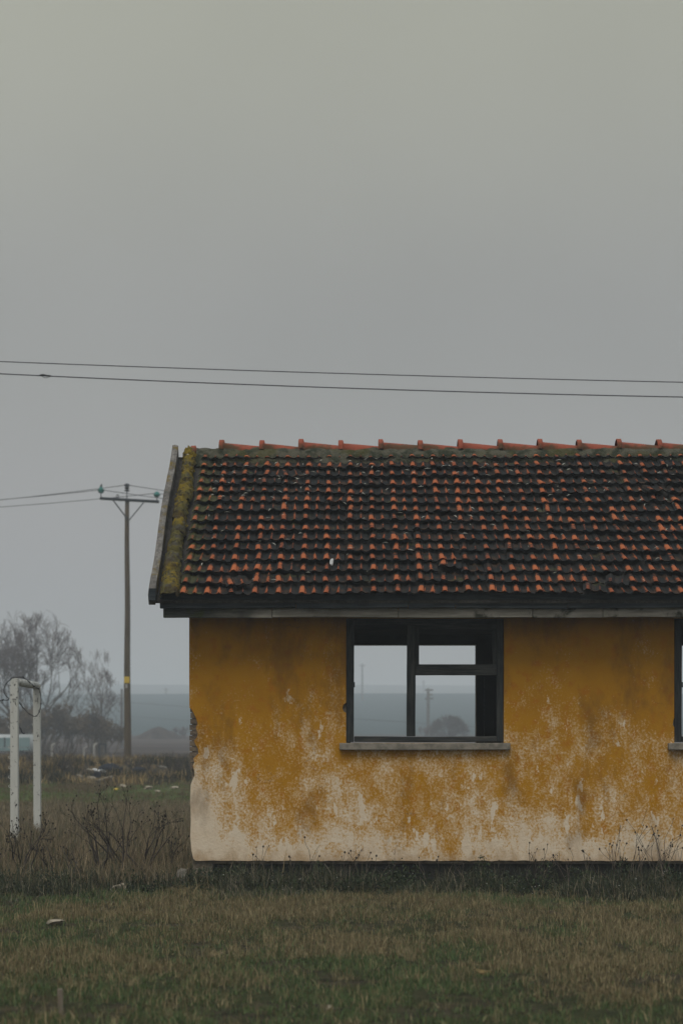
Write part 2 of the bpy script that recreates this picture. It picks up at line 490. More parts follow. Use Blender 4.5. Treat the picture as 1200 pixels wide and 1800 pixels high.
field = t.mix(t.mr(st, .86, .96, 0, .55), field, (.020, .034, .032))
c = t.mix(t.mr(t.math('ADD', Y, t.math('MULTIPLY', n3, 30)), 298, 322), c, field)
hill = t.mix(t.mr(t.noise(t.scale(t.pos, (.4, 1, 1)), .012, 4), .4, .6), (.075, .082, .075), (.105, .105, .092))
c = t.mix(t.mr(Y, 625, 700), c, hill)
t.col(c); t.bump(t.noise(t.pos, 9, 5, .7), .8, .04)
GROUND = t.m

# ------------------------------------------------------------------ ground sheet
ys = np.concatenate([np.linspace(-250, -5, 12), np.linspace(0, 42, 85), 42 * (1500 / 42.) ** (np.linspace(0, 1, 150)[1:])])
ts = np.linspace(-1, 1, 161); ts = np.sign(ts) * np.abs(ts) ** 2.2
V = []; nx = len(ts)
for y in ys:
    xs = ts * (140 + max(y, 0) * .72)
    zs = gz(xs, np.full(nx, y))
    V.extend(zip(xs, [y] * nx, zs))
F = [(j * nx + i, j * nx + i + 1, (j + 1) * nx + i + 1, (j + 1) * nx + i) for j in range(len(ys) - 1) for i in range(nx - 1)]
g = mk('ground', V, F, GROUND, smooth=True)
tag(g, kind='structure')

# ================================================================== HOUSE
YW = 20.8            # face of the front plaster
XL = PXX(333, YW)    # left corner
XR = 8.1
YB = 26.05           # inner face of back wall
ZF = .30             # floor / foot of plaster
ZT = 3.30            # wall head
WX0, WX1 = PXX(608, YW), PXX(885, YW)
WZ0, WZ1 = PZ(1306, YW), PZ(1087, YW)
WSTEP = PXX(1184, YW) - WX0
house = empty('abandoned_house', (3.0, 23.4, 0))
tag(house, 'abandoned ochre house with peeling plaster and red tiled roof', 'house')
HI = Matrix.Translation(-house.location)
def hpart(o, parent=None):
    o.parent = parent or house
    if parent is None: o.matrix_parent_inverse = HI      # parts already sit at the scene origin
    return o

def sheet(name, outer, holes, depth, mat, y_front):
    """flat polygon with holes in X/Z, given thickness along +Y"""
    cu = bpy.data.curves.new(name, 'CURVE'); cu.dimensions = '2D'; cu.fill_mode = 'BOTH'; cu.extrude = depth / 2
    for pts in [outer] + holes:
        sp = cu.splines.new('POLY'); sp.points.add(len(pts) - 1)
        for i, (x, zz) in enumerate(pts): sp.points[i].co = (x, zz, 0, 1)
        sp.use_cyclic_u = True
    tmp = bpy.data.objects.new('tmp', cu); C.objects.link(tmp)
    dg = bpy.context.evaluated_depsgraph_get(); dg.update()
    me = bpy.data.meshes.new_from_object(tmp.evaluated_get(dg))
    bpy.data.objects.remove(tmp); bpy.data.curves.remove(cu)
    me.transform(Matrix.Translation((0, y_front + depth / 2, 0)) @ Matrix.Rotation(R(90), 4, 'X'))
    me.name = name
    me.materials.clear(); me.materials.append(mat)
    return link(bpy.data.objects.new(name, me))
def densify(pts, step, amp, seed, closed=True):
    r = random.Random(seed); out = []
    n = len(pts)
    for i in range(n):
        a = Vector(pts[i]); b = Vector(pts[(i + 1) % n]); L = (b - a).length
        k = max(1, int(L / step)); nrm = Vector((-(b - a).y, (b - a).x)).normalized()
        for j in range(k):
            p = a.lerp(b, j / k)
            out.append(tuple(p + nrm * (r.uniform(-amp, amp) if j else r.uniform(-amp, amp) * .3)))
    return out

# plaster skin outline (photo pixels on the wall plane), ragged at the left corner and foot
left = [(333, 1062), (333, 1120), (332.5, 1180), (333.5, 1244), (337, 1247), (342, 1256), (346, 1264), (347.5, 1272), (345, 1279), (348, 1290), (346, 1297),
        (341.5, 1302), (344, 1309), (348, 1316), (349.5, 1324), (345, 1329), (340, 1333), (341.5, 1340), (339, 1346), (342, 1356), (341.5, 1364),
        (338.5, 1372), (335, 1380), (334.5, 1410), (336, 1440), (335, 1470), (337, 1496), (339.5, 1509), (344, 1513)]
outer = [(PXX(x + random.uniform(-.5, .5), YW), PZ(y, YW)) for x, y in left]
foot = []
x = 352
while x < 1830:
    foot.append((PXX(x, YW), PZ(1513.2 + random.uniform(-.9, .7), YW))); x += random.uniform(5, 14)
outer = outer + foot + [(XR, PZ(1513, YW)), (XR, ZT)]
hole1 = [(WX0, WZ1), (WX1, WZ1), (WX1, WZ0), (WX0, WZ0), (WX0, PZ(1253, YW)), (PXX(604, YW), PZ(1251, YW)), (PXX(601.5, YW), PZ(1245, YW)), (PXX(603, YW), PZ(1239, YW)), (WX0, PZ(1235, YW))]
hole2 = [(WX0 + WSTEP, WZ1), (WX1 + WSTEP, WZ1), (WX1 + WSTEP, WZ0), (WX0 + WSTEP, WZ0), (WX0 + WSTEP, PZ(1278, YW)), (PXX(1181, YW), PZ(1274, YW)), (PXX(1182.5, YW), PZ(1266, YW)), (WX0 + WSTEP, PZ(1262, YW))]
def skin(name, y0, yt, holes, out, mat): return hpart(sheet(name, out, holes, yt, mat, y0))
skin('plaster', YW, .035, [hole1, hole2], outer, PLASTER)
rect = lambda a, b, c_, d: [(a, c_), (b, c_), (b, d), (a, d)]
h1 = rect(WX0 + .01, WX1 - .01, WZ0, WZ1 - .005); h2 = rect(WX0 + WSTEP + .01, WX1 + WSTEP - .01, WZ0, WZ1 - .005)
core = skin('masonry_wall', YW + .037, .26, [h1, h2], [(XL + .028, ZF - .02), (XR, ZF - .02), (XR, ZT), (XL + .028, ZT)], MASONRY)
# bricks laid bare where the corner plaster has fallen
bz = PZ(1352, YW); k = 0
while bz < PZ(1243, YW):
    hgt = random.uniform(.058, .085); wd = random.uniform(.12, .2)
    x0 = XL + random.uniform(.0, .012)
    b = bmobj('brick', box_bm(x0, x0 + wd, YW + .012 + random.uniform(0, .012), YW + .10, bz, bz + hgt - .010, .008), BRICKM)
    hpart(b, core); bz += hgt; k += 1
# inner plaster, its unlit gloom painted into the colour, and the inner room
bx0, bx1 = PXX(616, YB), PXX(837, YB); bzt = PZ(1133, YB)
bh = [rect(bx0, bx1, WZ0, bzt), rect(bx0 + WSTEP, bx1 + WSTEP, WZ0, bzt)]
skin('inner_wall', YW + .30, .02, [h1, h2], rect(XL + .25, XR - .25, ZF, ZT), ROOM_SHADE)
skin('back_inner_wall', YB, .02, bh, rect(XL + .05, XR - .05, ZF, ZT), ROOM_SHADE)
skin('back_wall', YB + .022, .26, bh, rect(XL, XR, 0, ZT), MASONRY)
hpart(box('floor', XL + .1, XR - .1, YW + .06, YB, -.1, ZF - .03, ROOM_SHADE))
hpart(box('ceiling', XL + .05, XR - .05, YW + .06, YB + .2, ZT - .002, ZT + .05, ROOM_SHADE))
YBo = YB + .28
RIDGE_Y, RIDGE_Z = 23.42, 5.52
for nm, xa, xb in (('gable_wall', XL + .03, XL + .27), ('gable_wall', XR - .27, XR - .03)):
    V = []
    prof = [(YW + .04, -.05), (YBo, -.05), (YBo, 3.32), (RIDGE_Y, RIDGE_Z - .16), (YW + .04, 3.32)]
    for xx in (xa, xb): V += [(xx, yy, zz) for yy, zz in prof]
    Fc = [(4, 3, 2, 1, 0), (5, 6, 7, 8, 9)] + [(i, (i + 1) % 5, (i + 1) % 5 + 5, i + 5) for i in range(5)]
    hpart(mk(nm, V, Fc, MASONRY))
hpart(box('partition_wall', 2.9, 3.02, YW + .32, YB - .001, ZF - .03, ZT - .003, ROOM_SHADE))
hpart(box('conduit_pipe', PXX(849.5, 25.9), PXX(851.5, 25.9), 25.92, 25.94, ZF, PZ(1190, 25.9), FRAMEH))
hpart(box('plinth', XL + .075, XR - .02, YW + .075, YW + .29, -.2, ZF - .022, PLINTH, bev=.01))

# windows
def window(dx, full=True):
    y0, y1 = YW + .012, YW + .085
    f = lambda p: PXX(p, YW) + dx
    zb, zt = WZ0 + .012, WZ1 - .008
    fr = hpart(box('window', f(608.5), f(622), y0, y1, zb, zt, FRAMEW, bev=.006, cuts=6, wob=.0025, seed=1))
    P2 = lambda nm, *a, **k: hpart(box(nm, *a, **k), fr)
    P2('frame_side', f(873), f(884.5), y0 + .002, y1, zb, zt, FRAMEW, bev=.006, cuts=6, wob=.0025, seed=2)
    P2('frame_head', f(622.2), f(872.8), y0 + .004, y1, PZ(1098, YW), zt, FRAMEH, bev=.005)
    P2('frame_rail', f(622.2), f(872.8), y0 - .004, y1, zb, PZ(1294.5, YW), FRAMEH, bev=.008, cuts=8, wob=.003, seed=3)
    P2('mullion', f(714.5), f(730), y0 - .006, y1 - .01, PZ(1294.3, YW), PZ(1098.2, YW), FRAMEW, bev=.006, cuts=6, wob=.003, seed=4)
    P2('transom', f(730.2), f(872.8), y0 + .006, y1 + .012, PZ(1187, YW), PZ(1175.5, YW), FRAMEH, bev=.006, cuts=6, wob=.003, seed=5)
    P2('transom', f(730.2), f(872.8), y0 + .018, y1 + .02, PZ(1175.2, YW), PZ(1167.5, YW), FRAMEH, bev=.005)
    P2('sash_stile', f(730.2), f(736.3), y0 + .02, y1, PZ(1167.3, YW), PZ(1105, YW), FRAMEW, bev=.004)
    P2('sash_stile', f(866), f(872.8), y0 + .02, y1, PZ(1167.3, YW), PZ(1105, YW), FRAMEW, bev=.004)
    P2('sash_head', f(730.2), f(872.8), y0 + .02, y1, PZ(1104.8, YW), PZ(1098.2, YW), FRAMEH, bev=.004)
    P2('sill', f(596.5), f(895.5), YW - .075, YW + .075, PZ(1318, YW), PZ(1306.2, YW), SILL, bev=.008, seg=2, cuts=14, wob=.002, seed=6)
    P2('hinge', f(619.5), f(623.5), y0 - .01, y0 + .02, PZ(1208, YW), PZ(1199, YW), STEEL, bev=.002)
window(0); window(WSTEP)

# ---- roof
EY, EZ = 20.2, 3.345                        # lower edge of the tile plane
slope = math.atan2(RIDGE_Z - EZ, RIDGE_Y - EY)
SL = math.hypot(RIDGE_Z - EZ, RIDGE_Y - EY)
ca, sa = math.cos(slope), math.sin(slope)
def RP(x, s, n=0.0):                        # point on the roof: along slope s, off the plane n
    return Vector((x, EY + s * ca - n * sa, EZ + s * sa + n * ca))
RX0, RX1 = -2.30, 8.35
V = [RP(RX0, .02, -.05), RP(RX1, .02, -.05), RP(RX1, SL - .01, -.05), RP(RX0, SL - .01, -.05)]
V += [Vector((v.x, v.y, v.z - .03)) for v in V]
mir = lambda v: Vector((v.x, 2 * RIDGE_Y - v.y, v.z))
roof = hpart(mk('roof', V, [(0, 1, 2, 3), (7, 6, 5, 4), (0, 4, 5, 1), (2, 6, 7, 3), (1, 5, 6, 2), (0, 3, 7, 4)], RAFTER))
Vm = [mir(v) for v in V]
hpart(mk('roof_deck', Vm, [(3, 2, 1, 0), (4, 5, 6, 7), (1, 5, 4, 0), (3, 7, 6, 2), (2, 6, 5, 1), (4, 7, 3, 0)], RAFTER), roof)

TW, ROWS = .27, 15
TL = SL / ROWS
PROF = [(0, .0), (.05, .003), (.10, .022), (.155, .030), (.245, .030), (.30, .020), (.325, .006), (.36, .018), (.395, .004), (.55, .0), (.63, .012), (.70, .030), (.77, .012), (.86, .0), (1.0, .0)]
def tile_mesh(name, seed):
    r = random.Random(seed); V = []; F = []; n = len(PROF); UV = []; REL = []
    L = TL + .055
    w1, w2 = r.uniform(-.004, .004), r.uniform(-.005, .005)
    for (s_, lift, drop) in ((0, .0, .018), (0, .0, 0), (L, 0, 0)):
        for u, hh in PROF:
            if s_ == 0: zz = .058 + hh + w1 * (u - .5) * 2 + w2 * math.sin(u * 5) - drop
            else: zz = -.012 + hh * .9
            yy = s_ + (r.uniform(-.004, .004) if s_ == 0 and not drop else 0)
            if drop: yy += .012
            V.append(((u - .5) * TW * .992, yy, zz)); UV.append((u, s_ / L)); REL.append(hh / .030 if not drop else max(0, hh / .030 - .1))
    for i in range(n - 1):
        F.append((i, i + 1, n + i + 1, n + i)); F.append((n + i, n + i + 1, 2 * n + i + 1, 2 * n + i))
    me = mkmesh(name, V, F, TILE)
    uvl = me.uv_layers.new(name='UVMap')
    for lp in me.loops: uvl.data[lp.index].uv = UV[lp.vertex_index]
    at = me.attributes.new('relief', 'FLOAT', 'POINT'); at.data.foreach_set('value', REL)
    return me
variants = [tile_mesh('roof_tile', 40 + i) for i in range(8)]
rot_front = Matrix.Rotation(slope, 4, 'X')
restV, restF, restUV, restR = [], [], [], []
def add_rest(me, M):
    b = len(restV)
    restV.extend(M @ v.co for v in me.vertices)
    for p in me.polygons:
        restF.append([b + i for i in p.vertices])
        for li in p.loop_indices: restUV.append(tuple(me.uv_layers[0].data[li].uv))
    restR.extend(a.value for a in me.attributes['relief'].data)
SLID = {(2, 1): (-.10, R(9), .035), (17, 0): (-.02, R(-7), .03), (18, 1): (-.09, R(-12), .03), (4, 12): (-.05, R(6), .02), (9, 5): (-.04, R(5), .02), (14, 8): (-.05, R(-6), .025), (20, 4): (-.06, R(7), .03), (11, 2): (.03, R(-5), .02), (6, 9): (-.03, R(-8), .02), (16, 11): (-.06, R(5), .02), (21, 10): (-.03, R(9), .03)}
NT_ = int((RX1 - (-1.98)) / TW)
for row in range(ROWS):
    sag = random.uniform(-.006, .006)
    for c_ in range(NT_):
        x = -1.98 + (c_ + .5) * TW + random.uniform(-.005, .005)
        s_ = row * TL + sag + random.gauss(0, .010) + .012 * math.sin(x * 1.3 + row)
        rz = random.gauss(0, R(2.0)); n_ = random.uniform(-.004, .006) + .010 * math.sin(x * .9 + row * .35)
        if (c_, row) in SLID:
            ds, dr, dn = SLID[(c_, row)]; s_ += ds; rz += dr; n_ += dn
        M = Matrix.Translation(RP(x, s_, n_)) @ rot_front @ Matrix.Rotation(rz, 4, 'Z') @ Matrix.Rotation(random.gauss(0, R(1.3)), 4, 'Y') @ Matrix.Rotation(random.gauss(0, R(1.4)), 4, 'X')
        me = variants[random.randrange(8)]
        if row < 13 and c_ < 23:
            o = bpy.data.objects.new('roof_tile', me); link(o); o.matrix_basis = M
            o.parent = roof
        else: add_rest(me, M)
for row in range(ROWS):
    for c_ in range(NT_):
        M = Matrix.Translation(mir(RP(-1.98 + (c_ + .5) * TW, row * TL, 0))) @ Matrix.Rotation(math.pi, 4, 'Z') @ rot_front
        add_rest(variants[(row * 3 + c_ * 5) % 8], M)
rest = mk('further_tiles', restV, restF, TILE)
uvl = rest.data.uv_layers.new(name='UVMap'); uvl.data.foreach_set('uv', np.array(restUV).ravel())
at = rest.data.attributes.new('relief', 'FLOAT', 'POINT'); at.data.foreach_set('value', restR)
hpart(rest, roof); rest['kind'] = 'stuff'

# ridge tiles: half-round barrels with a collar at the left end
RPIT = 69.6 / FP * RIDGE_Y
def ridge_mesh(seed):
    r = random.Random(seed); V = []; F = []; k = 9
    sec = [(-.035, .146, .052), (-.030, .153, .062), (.024, .153, .062), (.034, .138, .046), (.036, .128, .040), (RPIT * .5, .122, .026), (RPIT + .03, .112, .008)]
    for (xx, rad, up) in sec:
        for j in range(k):
            a = math.pi * (j / (k - 1)) ; a = -.15 + a * (math.pi + .3) / math.pi
            V.append((xx, -math.cos(a) * rad, math.sin(a) * rad * .82 + up - .07))
    for i in range(len(sec) - 1):
        for j in range(k - 1): F.append((i * k + j, i * k + j + 1, (i + 1) * k + j + 1, (i + 1) * k + j))
    me = mkmesh('ridge_tile', V, F, RIDGE, True)
    return me
rm = [ridge_mesh(i) for i in range(1)][0]
x = PXX(391, RIDGE_Y) - RPIT * .72
i = 0
while x < RX1 - .3:
    o = link(bpy.data.objects.new('ridge_tile', rm))
    M = Matrix.Translation((x + random.uniform(-.008, .008), RIDGE_Y, RIDGE_Z + .072 + random.uniform(-.010, .010) - (.085 if i == 0 else 0))) @ Matrix.Rotation(random.gauss(R(.5) if i else R(-2.6), R(.4)), 4, 'Y') @ Matrix.Rotation(random.gauss(0, R(1)), 4, 'Z')
    o.matrix_basis = M; o.parent = roof
    x += RPIT if i else RPIT * .72; i += 1
# lumpy mortar under the ridge tiles, both sides
def lumpy(name, pts_fn, nu, nv, mat, amp, seed, fr=6.0):
    V = []; F = []
    for i in range(nu):
        for j in range(nv):
            p, nrm = pts_fn(i / (nu - 1), j / (nv - 1))
            d = (fbm(np.array([i / (nu - 1) * fr * 10]), np.array([j * 1.3]), seed, 3)[0] - .5) * 2 * amp
            V.append(p + nrm * d)
    for i in range(nu - 1):
        for j in range(nv - 1): F.append((i * nv + j, (i + 1) * nv + j, (i + 1) * nv + j + 1, i * nv + j + 1))
    return mk(name, V, F, mat, smooth=True)
nrm_f = Vector((0, -sa, ca))
def mort(u, v):
    x_ = -2.05 + u * (RX1 + 2.0)
    s_ = SL - .30 + v * .26 + .03 * math.sin(x_ * 7) * (1 - v)
    return RP(x_, s_, -.02 + .125 * math.sin(min(1, v * 1.15 + .0) * math.pi * .5)), nrm_f
hpart(lumpy('ridge_mortar', mort, 260, 6, MORTAR, .03, 5, 9), roof)
# lichen-covered verge along the left gable
s_ = -.03; i = 0
while s_ < SL - .05:
    L = random.uniform(.40, .56); L = min(L, SL + .02 - s_)
    x0, w_ = -2.195 + random.uniform(-.016, .016) - .02 * s_ / SL, random.uniform(.165, .22) - .045 * s_ / SL
    def vf(u, v, s0=s_, L=L, x0=x0, w_=w_):
        a = math.pi * v
        ed = 1 - max(0, abs(u - .5) * 2 - .86) * 2.6
        taper = 1.06 - .12 * u
        r_ = w_ / 2 * taper * (.72 + .28 * ed)
        n = -.015 + (.115 * ed * (1.06 - .16 * u)) * math.sin(a) + .02
        return RP(x0 + w_ / 2 - math.cos(a) * r_, s0 + u * L, n), (Vector((-math.cos(a), 0, 0)) + nrm_f * math.sin(a))
    hpart(lumpy('verge_tile', vf, 24, 11, LICHEN, .045, 60 + i, 1.1), roof)
    s_ += L - .015; i += 1

# barge board: weathered plank standing proud of the verge, broken at the eave
def barge(name, s0, s1, xa, xb, th, n0, n1, mat, ragged=False):
    V = []; F = []; n = 26
    r = random.Random(3)
    for i in range(n):
        u = i / (n - 1); s__ = s0 + (s1 - s0) * u
        xo = xa + (xb - xa) * u + .008 * math.sin(u * 9)
        top = n1 + .008 * math.sin(u * 11 + 1) + r.uniform(-.006, .006) - (.03 * max(0, .03 - u) / .03)
        for (dx, nn) in ((0, n0), (th, n0), (th, top - .006), (th * .55, top + .004), (0, top + r.uniform(-.004, .002))):
            V.append(RP(xo + dx, s__ + (0 if nn == n0 else r.uniform(-.004, .004)), nn))
    for i in range(n - 1):
        for j in range(5): F.append((i * 5 + j, i * 5 + (j + 1) % 5, (i + 1) * 5 + (j + 1) % 5, (i + 1) * 5 + j))
    F.append((4, 3, 2, 1, 0)); F.append(tuple((n - 1) * 5 + j for j in range(5)))
    return mk(name, V, F, mat)
hpart(barge('barge_board', -.06, SL + .05, PXX(262, EY), PXX(303, RIDGE_Y), .076, -.06, .105, BARGE), roof)
hpart(box('splintered_end', PXX(264, EY), PXX(276, EY), EY - .14, EY - .02, PZ(1057, EY), PZ(1036, EY), FASCIA, bev=.012, wob=.006), roof)
# fascia planks and wall plate, in lengths
def planks(nm, xs_, y0, y1, z0, z1, mat, wob, seed, gap=.006):
    for i in range(len(xs_) - 1):
        m_ = mat[i] if isinstance(mat, list) else mat
        L = xs_[i + 1] - xs_[i]
        hpart(box(nm, xs_[i] + gap / 2, xs_[i + 1] - gap / 2, y0 + random.uniform(-.006, .006), y1, z0 + random.uniform(-.005, .004), z1, m_, bev=.005, cuts=max(2, int(L * 4)), wob=wob, seed=seed + i), roof)
fx = lambda p: PXX(p, 20.3)
planks('fascia_board', [fx(281.5), fx(520), fx(717), fx(800), fx(997), fx(1290), fx(1560), RX1], 20.26, 20.30, PZ(1069.5, 20.3), PZ(1044, 20.3), FASCIA, .004, 10)
planks('soffit_board', [fx(286), fx(478), fx(700), fx(936), fx(1060), fx(1420), RX1], 20.345, 20.40, PZ(1085.5, 20.36), PZ(1069, 20.36), [PLATEM, PLATE, PLATE, PLATE, PLATE, PLATE], .003, 30)
hpart(box('soffit', fx(287), RX1, 20.41, YW + .1, PZ(1078, 20.4), PZ(1074, 20.4), FASCIA), roof)
planks('back_fascia', [RX0, 3, RX1], 2 * RIDGE_Y - 20.30, 2 * RIDGE_Y - 20.26, 3.18, 3.38, FASCIA, .003, 50)
hpart(box('back_soffit', RX0, RX1, YBo - .05, 2 * RIDGE_Y - 20.31, 3.24, 3.27, FASCIA), roof)

# ================================================================== generic builders
def stone(name, loc, sx, sy, sz, mat, label, seed, cat='stone', group=None, rot=0):
    bm = bmesh.new(); bmesh.ops.create_icosphere(bm, subdivisions=2, radius=1)
    r = random.Random(seed)
    pl = [(Vector((r.gauss(0, 1), r.gauss(0, 1), r.gauss(0, .7))).normalized(), r.uniform(.42, .72)) for _ in range(12)]
    for v in bm.verts:
        for nn, d in pl:
            k = v.co.dot(nn)
            if k > d: v.co -= nn * (k - d)
        v.co += Vector((r.uniform(-1, 1), r.uniform(-1, 1), r.uniform(-1, 1))) * .04
        v.co = Vector((v.co.x * sx, v.co.y * sy, v.co.z * sz))
    o = bmobj(name, bm, mat)
    o.location = loc; o.rotation_euler = (r.uniform(-.15, .15), r.uniform(-.15, .15), rot)
    return tag(o, label, cat, group)
def onground(px, py, Y=None):
    """ground point seen at that photo pixel"""
    if Y is None:
        yy = np.linspace(8, 110, 4000); xx = (px - PX) / FP * yy
        zz = gz(xx, yy); pr = PY - (zz - CAMH) * FP / yy
        i = int(np.argmax(pr <= py)); Y = yy[i]
    x = (px - PX) / FP * Y
    return Vector((x, Y, gz1(x, Y)))

def branchy(base, trunk_dir, L, r0, depth, rnd, split=(2, 4), ang=(20, 45), shrink=(.62, .82), seg=4, wob=.12, up=.12, rs=.62, minr=.004):
    polys = []
    def grow(p, d, L, r, dep):
        pts = [np.array(p)]; rad = [r]; dd = Vector(d)
        tip = r * (.55 if dep > 0 else .25)
        for i in range(seg):
            dd = (dd + Vector((rnd.gauss(0, wob), rnd.gauss(0, wob), rnd.gauss(0, wob) + up * .3))).normalized()
            pts.append(pts[-1] + np.array(dd) * L / seg); rad.append(max(minr, r + (tip - r) * (i + 1) / seg))
        polys.append((dep, pts, rad))
        if dep == 0: return
        nb = rnd.randint(*split)
        for b in range(nb):
            k = seg if b == 0 else rnd.randint(max(1, seg // 2), seg)
            a = R(rnd.uniform(*ang)) * (.5 if b == 0 else 1)
            ax = Vector((rnd.gauss(0, 1), rnd.gauss(0, 1), rnd.gauss(0, .4)))
            ax = (ax - dd * ax.dot(dd))
            if ax.length < 1e-3: continue
            nd = (Matrix.Rotation(a, 3, ax.normalized()) @ dd); nd.z += up; nd.normalize()
            grow(pts[k], nd, L * rnd.uniform(*shrink), max(minr, rad[k] * (rs if b else .85)), dep - 1)
    grow(base, trunk_dir, L, r0, depth)
    return polys

def tree(name, label, x, Y, stems, group, mats=(BARK, TWIG), seed=1, depth=5, split=(2, 4), ang=(16, 42), up=.12, minr=.012, twig_depth=2, cat='tree', shrink=(.62, .82), clip=None, leaves=0, leafmat=None):
    rnd = random.Random(seed)
    z0 = gz1(x, Y)
    root = empty(name, (x, Y, z0 - .1))
    tag(root, label, cat, group)
    A = []; B = []
    for (dx, dy, dirx, diry, L, r0) in stems:
        d = Vector((dirx, diry, 1)).normalized()
        for dep, pts, rad in branchy((dx, dy, 0), d, L, r0, depth, rnd, split, ang, shrink, 4, .10, up, .62, minr):
            (B if dep <= twig_depth else A).append((pts, rad))
    if clip:                                     # natural limit of the crown
        B = [b for b in B if clip(b[0][-1])]
        A = [a for a in A if a[1][0] > .09 or clip(a[0][-1])]
    v, f = tubes(A, lambda r: 6 if r > .05 else 4); mk('trunk', v, f, mats[0], root, True)
    v, f = tubes(B, 3); crown = mk('crown', v, f, mats[1], root)
    if leaves:
        ends = np.array([b[0][-1] for b in B]); idx = rng.integers(0, len(ends), leaves)
        c0 = ends[idx] + rng.normal(0, .12, (leaves, 3)); s_ = rng.uniform(.05, .11, leaves)
        a = rng.normal(0, 1, (leaves, 3)); a /= np.linalg.norm(a, axis=1)[:, None]
        b = np.cross(a, rng.normal(0, 1, (leaves, 3))); b /= np.linalg.norm(b, axis=1)[:, None]
        VV = np.stack([c0 - a * s_[:, None], c0 + b * s_[:, None] * .6, c0 + a * s_[:, None], c0 - b * s_[:, None] * .6], 1).reshape(-1, 3)
        o = mk('leaves', VV, np.arange(leaves * 4).reshape(-1, 4), leafmat or TWIGB, root); o['kind'] = 'stuff'
    return root

# ================================================================== goal frame
Y1, Y2 = 30.0, 33.0
goal = empty('goal_frame', onground(40, 0, 31.5))
tag(goal, 'rusty white painted football goal frame standing left of the house', 'goal')
def gpart(o):
    o.parent = goal; o.matrix_parent_inverse = Matrix.Translation(-goal.location); return o
def post(xt, yt, xb, Y, w_, nm='post'):
    top = P(xt, yt, Y); b = P(xb, 1490, Y); b.z = gz1(b.x, Y) - .25
    bm = box_bm(-w_ / 2, w_ / 2, -w_ / 2, w_ / 2, 0, 1, .012, 2)
    for v in bm.verts:
        u = v.co.z; c0 = b.lerp(top, u); v.co = Vector((c0.x + v.co.x, c0.y + v.co.y, c0.z))
    return gpart(bmobj(nm, bm, WHITE))
post(26, 1193, 26.5, Y1, .125); post(65.5, 1203, 66.5, Y2, .125)
a_, b_ = P(27, 1198.5, Y1), P(64.5, 1205, Y2 + .06)
v, f = tubes([([np.array(a_.lerp(b_, u)) for u in np.linspace(0, 1, 5)], [.066] * 5)], 16)
gpart(mk('crossbar', v, f, WHITE, smooth=True))
for (hx, hy) in ((16.4, 1206), (16.6, 1227), (16.4, 1244), (16.6, 1262), (16.2, 1278), (16.2, 1313), (16.6, 1331), (16.6, 1349), (16.4, 1366), (16.6, 1382)):
    c0 = P(hx + 1.2, hy, Y1)
    pts = [np.array(c0) + np.array((-math.sin(a) * .022, 0, math.cos(a) * .02)) for a in np.linspace(.1, 5.0, 9)]
    v, f = tubes([(pts, [.005] * 9)], 4); gpart(mk('net_hook', v, f, WHITE))
for (hx, hy) in ((58, 1273), (58, 1290)):
    c0 = P(hx + 1, hy, Y2)
    pts = [np.array(c0) + np.array((-math.sin(a) * .022, 0, math.cos(a) * .02)) for a in np.linspace(.1, 5.0, 9)]
    v, f = tubes([(pts, [.005] * 9)], 4); gpart(mk('net_hook', v, f, WHITE))
def smooth_path(pts, n=8):
    pts = [np.array(p, float) for p in pts]; out = []
    q = [2 * pts[0] - pts[1]] + pts + [2 * pts[-1] - pts[-2]]
    for i in range(1, len(q) - 2):
        for j in range(n):
            u = j / n
            out.append(.5 * ((2 * q[i]) + (-q[i - 1] + q[i + 1]) * u + (2 * q[i - 1] - 5 * q[i] + 4 * q[i + 1] - q[i + 2]) * u * u + (-q[i - 1] + 3 * q[i] - 3 * q[i + 1] + q[i + 2]) * u ** 3))
    out.append(q[-2]); return out
loop = [(-60, 1236, 29.2), (-8, 1232, 29.6), (4, 1230.5, 29.85), (13, 1231, 29.9), (16, 1228, 29.9), (10, 1222, 29.9), (7.5, 1214, 29.9), (10, 1204, 29.95), (17, 1196, 29.95), (22, 1192, 29.95), (30, 1190.5, 30.2), (40, 1190.5, 30.6), (47, 1195, 31), (56, 1202, 31.8),
        (62, 1208, 32.2), (69, 1211, 32.6), (71.6, 1219, 32.8), (72.6, 1230, 32.85), (72, 1242, 32.85), (69, 1252, 32.85), (65, 1258, 32.8), (61, 1259.5, 32.6), (56, 1257, 32), (50, 1253.5, 31.5), (44, 1247, 31), (38, 1240, 30.5), (33, 1233, 30.1), (28, 1229, 29.92), (22, 1229, 29.92)]
pts = smooth_path([P(*q) for q in loop], 7)
polys = [(pts, [.007] * len(pts))]
for i in range(6, len(pts) - 4, 9):                      # barbs twisted round the strand
    d = rng.normal(0, 1, 3); d /= np.linalg.norm(d)
    polys.append(([pts[i] - d * .028, pts[i], pts[i] + d * .028], [.004, .012, .004]))
v, f = tubes(polys, 5)
tag(mk('barbed_wire', v, f, WIRE), 'dark barbed wire looped over the white goal frame', 'wire')
pts = smooth_path([P(*q) for q in [(32, 1272, 30.09), (34, 1278, 30.1), (37, 1281, 30.12), (38.5, 1286, 30.12), (41.5, 1289.5, 30.1), (44.5, 1288.5, 30.1)]], 5)
v, f = tubes([(pts, [.010] * len(pts))], 5)
tag(mk('wire_end', v, f, WIRE), 'short curled wire end sticking out of the nearer goal post', 'wire')

